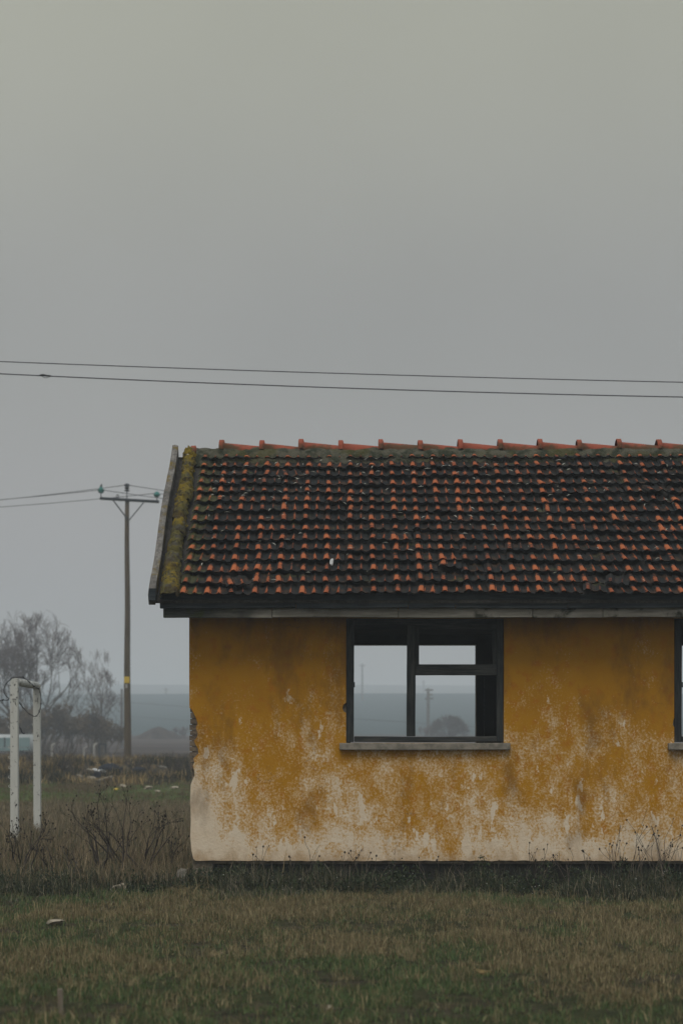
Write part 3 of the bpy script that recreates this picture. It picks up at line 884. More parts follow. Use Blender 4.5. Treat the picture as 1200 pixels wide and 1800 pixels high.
# ================================================================== utility pole
YP = 78.0
pb = P(224.5, 1335, YP); pz0 = gz1(pb.x, YP) - .3
pole = empty('utility_pole', (pb.x, YP, pz0))
tag(pole, 'tall wooden utility pole with crossarm and teal insulators', 'utility pole')
def ppart(o):
    o.parent = pole; o.matrix_parent_inverse = Matrix.Translation(-pole.location); return o
zs = np.linspace(pz0, PZ(877, YP), 14)
v, f = tubes([([np.array((pb.x - .02 * (i / 13) + .012 * math.sin(i), YP, zz)) for i, zz in enumerate(zs)], list(np.linspace(.165, .092, 14)))], 14)
ppart(mk('shaft', v, f, POLE, smooth=True))
def bar(nm, p0, p1, r_, mat, k=4):
    v, f = tubes([([np.array(p0), np.array((Vector(p0) + Vector(p1)) / 2), np.array(p1)], [r_] * 3)], k); return mk(nm, v, f, mat)
a_, b_ = P(176, 876, YP - .15), P(280, 882, YP - .15)
ppart(bar('crossarm', a_, b_, .07, STEEL))
ppart(bar('brace', P(199, 879, YP - .2), P(225, 913.5, YP - .2), .028, STEEL))
ppart(bar('brace', P(254, 882, YP - .2), P(227, 914.5, YP - .2), .028, STEEL))
def insul(px, py_base, py_arm, mat, prof, tilt=0, nm='insulator', Yo=-.15):
    b0 = P(px, py_base, YP + Yo)
    v, f = lathe(prof, 12); o = mk(nm, v, f, mat, smooth=False)
    o.matrix_basis = Matrix.Translation(b0) @ Matrix.Rotation(tilt, 4, 'Y')
    ppart(o)
    st_ = bar('pin', P(px, py_arm, YP + Yo), P(px, py_base - 1, YP + Yo), .022, STEEL, 5)
    st_.parent = o; st_.matrix_parent_inverse = (Matrix.Translation(b0) @ Matrix.Rotation(tilt, 4, 'Y')).inverted()
    return o
TI = [(.03, 0), (.10, .01), (.13, .05), (.115, .08), (.15, .11), (.165, .15), (.10, .18), (.09, .22), (.075, .25), (.05, .27), (.02, .275)]
o = insul(178, 867, 877, TEAL, TI)
cap = [(.06, .27), (.06, .30), (.045, .34), (.03, .40), (.012, .42)]
v, f = lathe(cap, 8); oc = mk('cap', v, f, STEEL); oc.parent = o; oc.rotation_euler = (0, R(14), 0); oc.location = (-.07, 0, 0)
insul(276, 874, 882, TEAL, [(.03, 0), (.09, .01), (.12, .05), (.15, .09), (.15, .13), (.11, .17), (.10, .20), (.07, .235), (.02, .245)])
BI = [(.04, 0), (.115, .012), (.115, .04), (.07, .06), (.07, .09), (.115, .10), (.115, .125), (.07, .145), (.07, .175), (.13, .185), (.14, .215), (.09, .25), (.06, .27), (.02, .275)]
insul(223.5, 864, 878, PORC, [(r_, z_ * 1.3) for r_, z_ in BI])
c0 = P(207, 872.5, YP - .15)
pts = [np.array(c0) + np.array((math.cos(a) * .05, 0, math.sin(a) * .075)) for a in np.linspace(0, 6.29, 13)]
v, f = tubes([(pts, [.02] * 13)], 5); ppart(mk('shackle', v, f, STEEL))
yp = P(223.2, 1195, YP - .19)
o = ppart(bmobj('number_plate', box_bm(yp.x - .12, yp.x + .12, yp.y, yp.y + .02, yp.z - .14, yp.z + .14, .03, 2), YEL))
o = ppart(bmobj('notice_plate', box_bm(yp.x - .07, yp.x + .03, yp.y + .002, yp.y + .02, yp.z - .36, yp.z - .18, .005), CONC))
# lines from the pole, both ways
def cable(nm, pts, r_, label, cat='power line', group=None, mat=WIRE, k=4):
    v, f = tubes([(pts, [r_] * len(pts))], k); o = mk(nm, v, f, mat, smooth=True)
    return tag(o, label, cat, group)
def sagline(p0, p1, sag, n=24):
    return [np.array(Vector(p0).lerp(Vector(p1), u) - Vector((0, 0, sag * 4 * u * (1 - u)))) for u in np.linspace(0, 1, n)]
def wires(nm, ctr, lft, rgt, label):
    pl = sagline(P(*lft), P(*ctr), .25, 18)
    pr = sagline(P(*ctr), P(*rgt), .3, 18)
    cable(nm, pl + pr[1:], .014, label)
wires('power_line', (223.5, 852.5, YP - .15), (-420, 905, 90), (900, 925, 110), 'thin power line tied to the black centre insulator of the pole')
wires('power_line', (178, 861, YP - .15), (-420, 895, 92), (860, 928, 110), 'thin power line tied to the left teal insulator of the pole')
wires('power_line', (276, 867, YP - .15), (-420, 907, 94), (900, 940, 110), 'thin power line tied to the right teal insulator of the pole')
# two overhead cables crossing the whole sky
YC = 36.0
def sky_cable(ya, ym, yb, r_, label):
    xs = np.linspace(-1400, 2600, 60)
    co = np.polyfit([0, 600, 1200], [ya, ym, yb], 2)
    return cable('overhead_cable', [np.array(P(x_, np.polyval(co, x_), YC)) for x_ in xs], r_, label, 'cable', 'cables crossing the sky', k=6)
sky_cable(635.5, 656.5, 672, .0095, 'upper of the two dark cables crossing the sky')
lo = sky_cable(657, 682, 698, .011, 'lower of the two dark cables crossing the sky, with a splice')
sp = [P(70, 659.5, YC), P(76, 659.2, YC), P(81, 660.2, YC), P(90, 660.6, YC)]
v, f = tubes([([np.array(p) for p in sp], [.012, .022, .020, .012]), (smooth_path([P(74, 661, YC), P(79, 664, YC), P(86, 663, YC), P(90, 661, YC)], 4), [.006] * 13)], 6)
mk('splice', v, f, WIRE, lo)

# ================================================================== background
def far_pole(px, ytop, ybot, Y, r_, label, arms=(), mat=GREYPOLE):
    x = PXX(px, Y); z0 = min(PZ(ybot, Y), gz1(x, Y)) - .5; zt = PZ(ytop, Y)
    root = empty('distant_pole', (x, Y, z0)); tag(root, label, 'utility pole')
    n = 6
    v, f = tubes([([np.array((0, 0, (zt - z0) * i / (n - 1))) for i in range(n)], list(np.linspace(r_, r_ * .75, n)))], 8)
    mk('shaft', v, f, mat, root, True)
    for (yy, w0, w1) in arms:
        za = PZ(yy, Y) - z0
        o = box('crossarm', w0, w1, -.12, .12, za - .10, za + .10, mat, root, bev=.02)
    return root
far_pole(752, 1210, 1296, 250, .26, 'hazy pole with short arms seen through the window beside the bush', [(1213, -.45, .7), (1221, -.1, .65), (1228, -.45, .7)])
far_pole(636.5, 1167, 1260, 520, .28, 'faint pole seen through the left pane of the window', [(1170, -.9, .9)])
far_pole(744, 1196, 1250, 900, .6, 'faintest pole on the far ridge seen through the window', [(1199, -1.2, 1.2)])
far_pole(214.5, 1211, 1335, 160, .14, 'thin dark pole just left of the tall utility pole')
far_pole(292, 1209, 1232, 640, .32, 'tiny far pole between the utility pole and the house', [(1212, -.9, .9)])
for (ya, yb, lb) in ((1190, 1316, 'upper faint line'), (1214, 1340, 'lower faint line')):
    cable('far_line', sagline(P(-300, ya, 420), P(1500, yb, 300), 1.0, 40), .06, lb + ' strung across the far green field', mat=STEEL)

# earth mound
V = []; F = []; n = 48; m_ = 14
c0 = P(279, 1297, 235); zg = gz1(c0.x, 235)
for i in range(m_):
    for j in range(n):
        a = 2 * math.pi * j / n; u = i / (m_ - 1)
        rx, ry = (4.3 + .5 * math.sin(a * 3)) * u, 3.4 * u
        hh = 1.75 * (.5 + .5 * math.cos(math.pi * u)) ** .8 * (1 - .25 * math.sin(a * 2 + 1) * u) + .35 * (fbm(np.array([math.cos(a) * u * 3 + 9]), np.array([math.sin(a) * u * 3]), 4, 4)[0] - .5) * (1 - u) ** .3
        V.append((c0.x + math.cos(a) * rx, 235 + math.sin(a) * ry, zg - .15 + hh))
for i in range(m_ - 1):
    for j in range(n): F.append((i * n + j, (i + 1) * n + j, (i + 1) * n + (j + 1) % n, i * n + (j + 1) % n))
mound = mk('earth_mound', V, F, simple('heaped_earth', (.026, .020, .018), (.055, .042, .034), .7, 1, .6, bd=.2), smooth=True)
tag(mound, 'low heap of dark earth in the field behind the utility pole', 'mound')

# trees
tx = PXX(52, 140)
tree('bare_tree', 'large bare tree with upright limbs and rounded crown behind the goal', tx, 140,
     [(-.3, 0, -.20, .02, 3.2, .22), (.15, .2, .03, -.05, 3.6, .26), (.6, -.1, .17, .05, 3.3, .20), (-.9, .3, -.50, .1, 2.9, .17), (1.2, 0, .42, 0, 2.9, .16), (.3, .4, -.10, .25, 3.0, .15), (-.5, -.3, .28, -.2, 2.8, .14), (-.6, 0, -.32, -.2, 3.1, .13), (.8, .2, .25, .2, 3.1, .13), (0, -.3, .10, -.1, 3.5, .14), (-1.3, 0, -.65, 0, 2.6, .12), (1.5, .1, .60, .1, 2.5, .12)],
     'bare trees behind the goal', seed=11, depth=7, split=(2, 3), ang=(16, 46), up=.10, shrink=(.64, .82), minr=.012, twig_depth=3,
     clip=lambda p: (p[0] / 4.3) ** 2 + ((p[2] - 6.3) / 5.4) ** 2 < 1.0)
tx = PXX(168, 138)
tree('bare_tree', 'smaller bare tree with spiky top between goal and utility pole', tx, 138,
     [(0, 0, .03, 0, 2.9, .13), (-.3, .2, -.2, .05, 2.6, .10), (.35, -.1, .22, 0, 2.5, .10), (.1, .3, .1, .2, 2.3, .08), (-.2, -.2, -.35, -.1, 2.2, .08), (.4, .1, .40, .1, 2.2, .08)],
     'bare trees behind the goal', seed=9, depth=6, split=(2, 3), ang=(16, 44), up=.07, shrink=(.62, .84), minr=.011, twig_depth=3, clip=lambda p: abs(p[0]) < 2.3 - max(0, p[2] - 2.5) * .33 + .5 * math.sin(p[2] * 4 + p[0] * 2) and p[2] < 8.3)
SH = [(8, 128, 3.4, 1, 'brown leafless bush at the left edge behind the goal'), (48, 126, 3.6, 2, 'tall brown bush behind the gap of the goal frame'), (92, 128, 3.8, 3, 'dense brown bush just right of the goal'),
      (128, 130, 3.3, 4, 'brown bush below the smaller bare tree'), (160, 127, 3.6, 6, 'brownish bush at the foot of the smaller bare tree'), (188, 131, 3.0, 7, 'thin bush close to the left of the utility pole')]
for (px, Y, hgt, sd_, lb) in SH:
    rr = random.Random(sd_)
    tree('bush', lb, PXX(px, Y), Y, [(rr.uniform(-.7, .7), rr.uniform(-.5, .5), rr.uniform(-.5, .5), rr.uniform(-.4, .4), hgt * rr.uniform(.27, .38), .045) for _ in range(7)],
         'bushes behind the goal', (TWIGB, TWIGB), sd_ + 20, 4, (2, 4), (15, 45), .14, .012, 2, 'bush', leaves=2200, leafmat=TWIGB)
rr = random.Random(4)
tree('bush', 'round bare bush in the field seen through the right window pane', PXX(789, 250), 250, [(rr.uniform(-.5, .5), rr.uniform(-.4, .4), rr.uniform(-1.5, 1.5), rr.uniform(-1, 1), 1.35, .08) for _ in range(20)],
     None, (SHRUBM, SHRUBM), 33, 4, (3, 4), (15, 42), .06, .016, 2, 'bush', leaves=3000, leafmat=SHRUBM, clip=lambda p: (p[0] / 3.1) ** 2 + (p[2] / 3.3) ** 2 < 1)
rr = random.Random(8)
tree('bush', 'small low bush beside the hazy pole seen through the window', PXX(748, 245), 245, [(rr.uniform(-.5, .5), 0, rr.uniform(-.9, .9), 0, .7, .05) for _ in range(7)], None, (TWIG, TWIG), 34, 3, (2, 4), (15, 45), .1, .022, 2, 'bush')
rr = random.Random(9)
tree('bush', 'low dark shrub on the right foot of the earth mound', PXX(322, 236), 236, [(rr.uniform(-.8, .8), 0, rr.uniform(-.8, .8), 0, .7, .05) for _ in range(9)], None, (TWIG, TWIG), 36, 3, (2, 4), (15, 45), .1, .022, 2, 'bush')

# parked van behind the goal
YV = 118.0
vx1 = PXX(62, YV); vz = gz1(PXX(30, YV), YV); vzt = PZ(1291, YV)
van = empty('parked_van', (vx1 - 2.3, YV, vz)); tag(van, 'pale teal van with white roof parked under the trees behind the goal', 'van')
H = vzt - vz
bm = box_bm(-2.3, 2.3, -.9, .9, .35, H, .22, 4); bmobj('body', bm, VANW, van, True)
for i in range(5):
    xa = -2.05 + i * .86; box('window_panel', xa, xa + .74, -.915, -.89, H * .45, H - .22, VANT, van, bev=.02)
for i in range(5): box('lower_panel', -2.2 + i * .88, -2.2 + i * .88 + .84, -.912, -.89, .45, H * .42, VANT, van, bev=.02)
for i in range(4): box('pillar', -1.30 + i * .86, -1.20 + i * .86, -.922, -.90, H * .44, H - .2, VAND, van)
for sx in (-1.5, 1.4):
    for sy in (-.8, .8):
        v, f = lathe([(.18, -.1), (.33, -.1), (.34, 0), (.33, .1), (.18, .1)], 16); o = mk('wheel', v, f, VAND, van); o.rotation_euler = (R(90), 0, 0); o.location = (sx, sy, .33)

# fence posts with cranked tops, and a dark steel frame
FPOST = [(92, 1306, .075, 'left'), (148, 1312, .065, 'middle'), (166, 1306, .075, 'right')]
for px, yt, r_, w in FPOST:
    Y = 112.0; x = PXX(px, Y); z0 = gz1(x, Y) - .2; zt = PZ(yt, Y)
    pts = [np.array((x, Y, z0)), np.array((x, Y, zt - .18)), np.array((x + .04, Y, zt - .10)), np.array((x + .2, Y, zt))]
    v, f = tubes([(pts, [r_, r_, r_, r_ * .8])], 4)
    tag(mk('fence_post', v, f, CONC), 'pale cranked concrete fence post, %s of the three under the bare trees' % w, 'fence post', 'concrete fence posts under the trees')
Y = 108.0; x0, x1 = PXX(173.5, Y), PXX(187.5, Y); z0 = gz1(x0, Y) - .15; zt = PZ(1307, Y)
fr = empty('steel_frame', ((x0 + x1) / 2, Y, z0)); tag(fr, 'small dark steel door frame standing alone left of the utility pole', 'frame')
w2 = (x1 - x0) / 2
box('upright', -w2, -w2 + .09, -.04, .04, 0, zt - z0 - .09, STEEL, fr, bev=.008); box('upright', w2 - .09, w2, -.04, .04, 0, zt - z0 - .09, STEEL, fr, bev=.008)
box('head', -w2, w2, -.043, .043, zt - z0 - .088, zt - z0, STEEL, fr, bev=.008)

# rubble on the bank
RB = [(156, 1358, .28, .13, STONEP, 'stone', 'rounded tan stone at the left of the rubble heap'), (178, 1358, .30, .10, WHITEP, 'bag', 'white plastic scrap on top of the rubble heap'), (168, 1356, .16, .10, WHITEP, 'bag', 'small white scrap in the middle of the rubble heap'),
      (199, 1357, .62, .24, BLACKP, 'bag', 'black plastic bag slumped on the rubble heap'), (160, 1370, .26, .10, STONEP, 'stone', 'small pale stone low on the left of the rubble heap'), (188, 1374, .36, .16, STONEP, 'stone', 'pale pinkish slab leaning at the foot of the rubble heap'),
      (97, 1339, .22, .11, RED, 'litter', 'small red piece of litter right of the goal'), (172, 1366, .34, .14, BLACKP, 'bag', 'dark plastic lump between the pale stones of the heap'), (260, 1387, .18, .09, STONEP, 'stone', 'small pale stone on the turf behind the house corner'),
      (218, 1384, .16, .08, STONEP, 'stone', 'tiny pale stone right of the rubble heap'), (305, 1386, .20, .06, STONEP, 'stone', 'flat pale stone on the turf close to the house corner'), (232, 1365, .20, .09, STONE, 'stone', 'grey stone on the bank right of the black bag'),
      (205, 1389, .16, .05, YEL, 'litter', 'orange yellow scrap lying on the green turf')]
RUB = []
RB += [(118, 1352, .20, .09, STONE, 'stone', 'grey stone on the bank between the goal and the rubble heap'), (286, 1352, .26, .12, STONE, 'stone', 'grey stone on the bank near the house corner'),
       (140, 1366, .18, .08, STONE, 'stone', 'small grey stone at the far left of the rubble heap'), (278, 1392, .13, .05, STONEP, 'stone', 'smallest pale stone on the turf near the house corner'), (246, 1358, .34, .18, BLACKP, 'bag', 'low black plastic scrap right of the utility pole foot')]
for i, (px, py, sx, sz, m_, ct, lb) in enumerate(RB):
    p = onground(px, py); RUB.append((p.x, p.y, sx))
    stone({'stone': 'stone', 'bag': 'plastic_bag', 'litter': 'litter'}[ct], p + Vector((0, 0, sz * .5)), sx, sx * .8, sz, m_, lb, 70 + i, ct)
# stones on the near grass
p = onground(207, 1566); stone('stone', p + Vector((0, 0, .045)), .135, .09, .045, STONEP, 'flat yellowish stone in the dark weeds left of the house', 90, rot=.1)
p = onground(95, 1628); stone('stone', p + Vector((0, 0, .035)), .11, .07, .035, STONEP, 'flat pinkish white stone on the grass at lower left', 91, rot=.15)
p = onground(320, 1543, 20.6); stone('stone', p + Vector((0, 0, .13)), .155, .12, .13, STONE, 'grey rock leaning by the foot of the house corner', 92, rot=.6)
p = onground(578, 1779); stone('stone', p + Vector((0, 0, .022)), .04, .03, .028, STONEP, 'small yellowish stone at the bottom edge of the grass', 93)
p = onground(845, 1714); stone('stone', p + Vector((0, 0, .022)), .085, .05, .03, simple('ochre_rubble', (.12, .085, .035), (.20, .145, .065), 9, .95, .4, obj=True), 'flat ochre lump of plaster on the grass before the house', 94)
p = RP(PXX(583, 20.6), .62, .10); stone('stone', (PXX(583, 20.7), 20.72, PZ(988, 20.72)), .032, .03, .045, WHITEP, 'small white stone lying on the lower roof tiles', 95)
p = onground(108, 1802); p.y = 10.5
o = bmobj('wooden_stake', box_bm(-.016, .016, -.012, .012, -.1, .17, .004, cuts=4, wob=.003), wood('stake_wood', (.16, .13, .10), (.27, .23, .18), ax=2)); o.location = (PXX(109, 10.6), 10.6, gz1(PXX(109, 10.6), 10.6)); o.rotation_euler = (0, R(-3), 0)
tag(o, 'short wooden stake upright in the grass at the bottom left', 'stake')

# ================================================================== plants
def dead_plant(nm, label, loc, hgt, seed, n=4, spread=.5, depth=2, heads=True, group=None, r0=.006, mat=DEADW, cat='weed', ang=(18, 45)):
    rnd = random.Random(seed); root = empty(nm, loc); tag(root, label, cat, group)
    polys = []
    for i in range(n):
        d = Vector((rnd.uniform(-spread, spread), rnd.uniform(-spread, spread) * .6, 1)).normalized()
        polys += branchy((rnd.uniform(-.06, .06), rnd.uniform(-.05, .05), 0), d, hgt * rnd.uniform(.42, .62), r0, depth, rnd, (2, 3), ang, (.45, .7), 4, .16, .08, .62, .0022)
    v, f = tubes([(p, r_) for _, p, r_ in polys], 4); mk('stem', v, f, mat, root)
    if heads:
        V = []; F = []
        for dep, p, r_ in polys:
            if dep == 0 and rnd.random() < .75:
                b = len(V); q = p[-1]; s_ = rnd.uniform(.007, .014)
                V += [tuple(q + np.array(k) * s_) for k in ((1, 0, 0), (-1, 0, 0), (0, 1, 0), (0, -1, 0), (0, 0, 1.3), (0, 0, -1.3))]
                F += [(b + a, b + c_, b + d_) for a, c_, d_ in ((0, 2, 4), (2, 1, 4), (1, 3, 4), (3, 0, 4), (2, 0, 5), (1, 2, 5), (3, 1, 5), (0, 3, 5))]
        if F: mk('seed_heads', V, F, SEEDM, root)['kind'] = 'stuff'
    return root
# bigger dead shrubs in the rough grass left of the house
DS = [(216, 1535, 22.5, 1.02, 5, 'tall forked dead shrub in the rough grass left of the house'), (258, 1530, 22.8, .85, 5, 'gnarled dead shrub nearest the house corner'), (178, 1530, 22.6, .80, 5, 'dead shrub with thin branches left of the tall forked one'),
      (138, 1535, 22.2, .45, 4, 'low dead shrub midway between goal and tall dead shrubs'), (92, 1540, 22.0, .46, 4, 'spiky dead shrub right of the goal posts'), (40, 1535, 22.4, .72, 5, 'twisted dead branch reaching across the nearer goal post'), (6, 1545, 22.0, .42, 4, 'dark dead shrub at the left edge of the grass'), (300, 1535, 23.2, .5, 4, 'small arching dead weed against the house corner')]
for i, (px, py, Y, hgt, n, lb) in enumerate(DS):
    x = PXX(px, Y); dead_plant('dead_shrub', lb, (x, Y, gz1(x, Y)), hgt, 200 + i, 5 if hgt > .6 else 4, .55, 3 if hgt > .6 else 2, True, 'dead shrubs left of the house', .014 if hgt > .6 else .010, cat='shrub', mat=SHRUBM)
# scrub on the bank behind the goal
BS = [(12, 66, .9, 'dark scrub on the bank at the left edge behind the goal'), (52, 68, .7, 'dark scrub on the bank seen between the goal posts'), (112, 67, .95, 'dark scrub on the bank just right of the goal'), (136, 66, .8, 'dark scrub on the bank left of the rubble heap'),
      (236, 68, .75, 'dark scrub on the bank right of the utility pole'), (268, 67, .9, 'dark scrub on the bank midway from pole to house'), (302, 66, 1.0, 'broad dark scrub on the bank by the house corner'), (326, 68, .8, 'dark scrub on the bank touching the house corner')]
for i, (px, Y, hgt, lb) in enumerate(BS):
    x = PXX(px, Y); dead_plant('scrub', lb, (x, Y, gz1(x, Y) - .05), hgt, 400 + i, 14, .9, 3, False, 'scrub on the bank', .02, SHRUBM, 'shrub')
# single stalks along the foot of the wall
WS = [(556, .55, 1, 'single dead stalk standing just left below the window'), (613, .42, 2, 'dead weed stalk below the left end of the window sill'), (640, .40, 2, 'dead weed stalk below the left window pane'),
      (760, .36, 1, 'dead weed stalk below the middle of the right window pane'), (812, .34, 2, 'short dead weed stalk below the right part of the window'), (870, .38, 1, 'dead weed stalk below the right end of the window sill'),
      (935, .46, 2, 'dead weed stalk a little right of the window sill'), (950, .52, 3, 'forked dead weed stalk right of the window sill'), (1006, .48, 3, 'forked dead weed stalk midway between the two windows'),
      (1070, .62, 3, 'tall forked dead weed with seed heads before the wall right of centre'), (1090, .50, 2, 'dead weed stalk just right of the tall forked one'), (1103, .80, 2, 'long curved dead stalk before the wall right of centre'),
      (1150, .55, 3, 'bushy dead weed below the left edge of the second window'), (1163, .92, 3, 'tallest dead weed stalk before the wall near the right edge'), (1190, .55, 3, 'rightmost dead weed stalk before the wall'),
      (520, .38, 1, 'thin dead stalk between the house corner and window, nearer the window'), (465, .36, 1, 'thin dead stalk between the house corner and window, nearer the corner'), (690, .33, 1, 'short dead stalk below the window mullion'),
      (1035, .42, 2, 'short dead weed left of the tall forked one'), (1120, .45, 2, 'short dead weed between the long curved stalk and the second window')]
for i, (px, hgt, n, lb) in enumerate(WS):
    Y = 20.35 + .3 * ((i * 7) % 5) / 5; x = PXX(px, Y)
    dead_plant('weed_stalk', lb, (x, Y, gz1(x, Y)), hgt + .16, 300 + i, n + 1, .35, 1, True, 'weed stalks along the wall', .0052, cat='weed', ang=(14, 36))
for i, (p0, p1, lb) in enumerate((((570, 1518), (606, 1586), 'pale dry stick leaning in the weeds under the window'), ((1144, 1452), (1172, 1565), 'dark bare stick leaning on the wall near the right edge'))):
    a_, b_ = P(*p0, 20.5), P(*p1, 20.2)
    m = [np.array(a_.lerp(b_, u)) + np.array((.012 * math.sin(u * 5), 0, .01 * math.sin(u * 7))) for u in np.linspace(0, 1, 7)]
    v, f = tubes([(m, list(np.linspace(.005, .010, 7)))], 5); tag(mk('dry_stick', v, f, STONE if i == 0 else DEADW), lb, 'stick')

# grass as blades
def blades(name, x, y, hgt, wid, colr, label, lean=.35, cat='grass', z=None, curl=.5):
    for rx, ry, rs in RUB:                  # trodden, stony ground round the rubble
        k = ~((np.abs(x - rx) < rs * 1.25) & (y > ry - 2.6) & (y < ry + .4))
        x, y, hgt, wid, colr = x[k], y[k], hgt[k], wid[k], colr[k]
        if z is not None: z = z[k]
    n = len(x)
    zz = gz(x, y) - .01 if z is None else z
    az = rng.uniform(0, 2 * np.pi, n); la = rng.uniform(0, 2 * np.pi, n)
    le = np.abs(rng.normal(0, lean, n)); le = np.minimum(le, 1.6)
    wx, wy = np.cos(az) * wid / 2, np.sin(az) * wid / 2
    dx, dy = np.cos(la) * le, np.sin(la) * le
    nrm = 1 / np.sqrt(1 + le ** 2)
    hx, hy, hz = dx * hgt * nrm, dy * hgt * nrm, hgt * nrm
    Vv = np.zeros((n, 5, 3))
    Vv[:, 0] = np.stack([x - wx, y - wy, zz], 1); Vv[:, 1] = np.stack([x + wx, y + wy, zz], 1)
    mx, my, mz = x + hx * .42, y + hy * .42, zz + hz * .58
    Vv[:, 2] = np.stack([mx - wx * .8, my - wy * .8, mz], 1); Vv[:, 3] = np.stack([mx + wx * .8, my + wy * .8, mz], 1)
    Vv[:, 4] = np.stack([x + hx * (1 + curl * le), y + hy * (1 + curl * le), zz + hz * (1 - .25 * np.minimum(le, 1))], 1)
    me = bpy.data.meshes.new(name)
    me.vertices.add(n * 5); me.vertices.foreach_set('co', Vv.ravel())
    b = (np.arange(n) * 5)[:, None]
    li = np.concatenate([b + np.array([[0, 1, 3, 2]]), b + np.array([[2, 3, 4]])], 1).ravel()
    me.loops.add(n * 7); me.loops.foreach_set('vertex_index', li.astype(np.int32))
    st_ = np.stack([np.arange(n) * 7, np.arange(n) * 7 + 4], 1).ravel()
    me.polygons.add(n * 2); me.polygons.foreach_set('loop_start', st_.astype(np.int32))
    me.update(calc_edges=True)
    ca_ = me.color_attributes.new('col', 'FLOAT_COLOR', 'POINT')
    cc = np.ones((n, 5, 4)); cc[:, :, :3] = colr[:, None, :]
    ca_.data.foreach_set('color', cc.ravel())
    me.materials.append(GRASSM)
    o = link(bpy.data.objects.new(name, me))
    return tag(o, label, cat, kind='stuff')
def lerpc(a, b, f): return np.array(a)[None] * (1 - f[:, None]) + np.array(b)[None] * f[:, None]
def inframe(n, ya, yb, m=1.2):
    """scatter evenly over the strip of ground the photo shows, with a margin"""
    y = np.sqrt(rng.uniform(ya ** 2, yb ** 2, n)); half = .20 * y + m
    return rng.uniform(-1, 1, n) * half - .004 * y, y
GREEN_A, GREEN_B = (.042, .072, .030), (.128, .172, .070)
TAN_A, TAN_B = (.090, .070, .036), (.35, .282, .158)
x, y = inframe(420000, 9.3, 20.3, .9)
dry = np.clip((fbm(x * 1.1, y * .7, 31, 5) - .44) * 4.5 + np.clip((y - 12.2) / 5, -.35, .55) - np.clip((y - 18.2) / 1.2, 0, 1) * .9, 0, 1)
dense = .55 * fbm(x * 1.7, y * 1.3, 77, 3) + .45 * fbm(x * 7, y * 4.5, 78, 2)
keep = rng.uniform(0, 1, len(x)) < np.clip((dense - .36) * 6, .04, 1)
x, y, dry, dense = x[keep], y[keep], dry[keep], dense[keep]
isd = rng.uniform(0, 1, len(x)) < dry * .64 + .10
f_ = rng.uniform(0, 1, len(x))
col = np.where(isd[:, None], lerpc(TAN_A, TAN_B, f_ ** 1.5), lerpc(GREEN_A, GREEN_B, f_))
hg = rng.uniform(.022, .065, len(x)) * (1 + isd * .5) * (.3 + 1.3 * dense) * (1 + 1.3 * (rng.uniform(0, 1, len(x)) < .03))
blades('grass', x, y, hg, rng.uniform(.003, .0065, len(x)), col, 'short green and straw coloured grass in front of the house', .55)
nt_ = 420                                   # longer tufts standing out of the sward
cx, cy_ = inframe(nt_, 9.8, 19.4, .5)
k_ = rng.integers(14, 46, nt_); x = np.repeat(cx, k_) + rng.normal(0, .035, k_.sum()); y = np.repeat(cy_, k_) + rng.normal(0, .035, k_.sum())
tone = np.repeat(rng.uniform(0, 1, nt_), k_); hs_ = np.repeat(rng.uniform(.05, .15, nt_), k_)
col = lerpc((.060, .070, .032), (.34, .27, .155), np.clip(tone * .8 + rng.uniform(-.15, .3, len(x)), 0, 1))
blades('grass_tufts', x, y, hs_ * rng.uniform(.5, 1.1, len(x)), rng.uniform(.003, .006, len(x)), col, 'longer grass tufts standing out of the foreground sward', .55)
# dark green weed strip before the wall and along the left
x = rng.uniform(-6.2, 6.0, 60000); y = rng.normal(19.9, .55, 60000)
lf = x < -1.9
y = np.where(lf, rng.normal(20.1, .9, 60000), y)
keep = (y < 20.83) | lf; x, y = x[keep], y[keep]
cl = fbm(x * 1.5, y * 2.6, 55, 3)
keep = rng.uniform(0, 1, len(x)) < np.clip((cl - .34) * 5, .05, 1); x, y, cl = x[keep], y[keep], cl[keep]
hg = rng.uniform(.04, .30, len(x)) * np.clip((cl - .25) * 3.0, .15, 1.25) * np.clip((y - 18.4) / 1.2, .25, 1.15)
col = lerpc((.022, .030, .019), (.070, .080, .044), rng.uniform(0, 1, len(x)))
dr = rng.uniform(0, 1, len(x)) < .26
col[dr] = lerpc((.12, .10, .07), (.28, .24, .17), rng.uniform(0, 1, dr.sum()))
blades('weeds', x, y, hg, rng.uniform(.003, .010, len(x)), col, 'dark green weeds along the foot of the house', .95, 'weeds')
# leafy weeds: small leaves on hidden stems
n = 30000
x = rng.uniform(-6.2, 6.0, n); y = rng.normal(20.25, .35, n); y = np.where((x > -1.9) & (y > 20.8), 20.8 - rng.uniform(0, .3, n), y)
cl = fbm(x * 3, y * 3, 88, 3); keep = cl > .46; x, y, cl = x[keep], y[keep], cl[keep]
z = gz(x, y) + rng.uniform(.0, .30, len(x)) ** 1.2 * np.clip((cl - .42) * 4, .15, 1)
col = lerpc((.018, .028, .018), (.060, .076, .038), rng.uniform(0, 1, len(x)))
for cxp, zz in ((848, .40), (1092, .36), (420, .30), (690, .28), (960, .33), (1010, .30), (1170, .34), (560, .30)):
    m_ = 260; xx = rng.normal(PXX(cxp, 20.6), .10, m_); yy = rng.uniform(20.35, 20.78, m_)
    x = np.concatenate([x, xx]); y = np.concatenate([y, yy]); z = np.concatenate([z, gz(xx, yy) + zz * rng.uniform(0, 1, m_) * np.exp(-((xx - PXX(cxp, 20.6)) / .14) ** 2)])
    col = np.concatenate([col, lerpc((.018, .028, .018), (.060, .076, .038), rng.uniform(0, 1, m_))])
wh = rng.uniform(0, 1, len(x)) < .03; col[wh] = (.42, .42, .38)
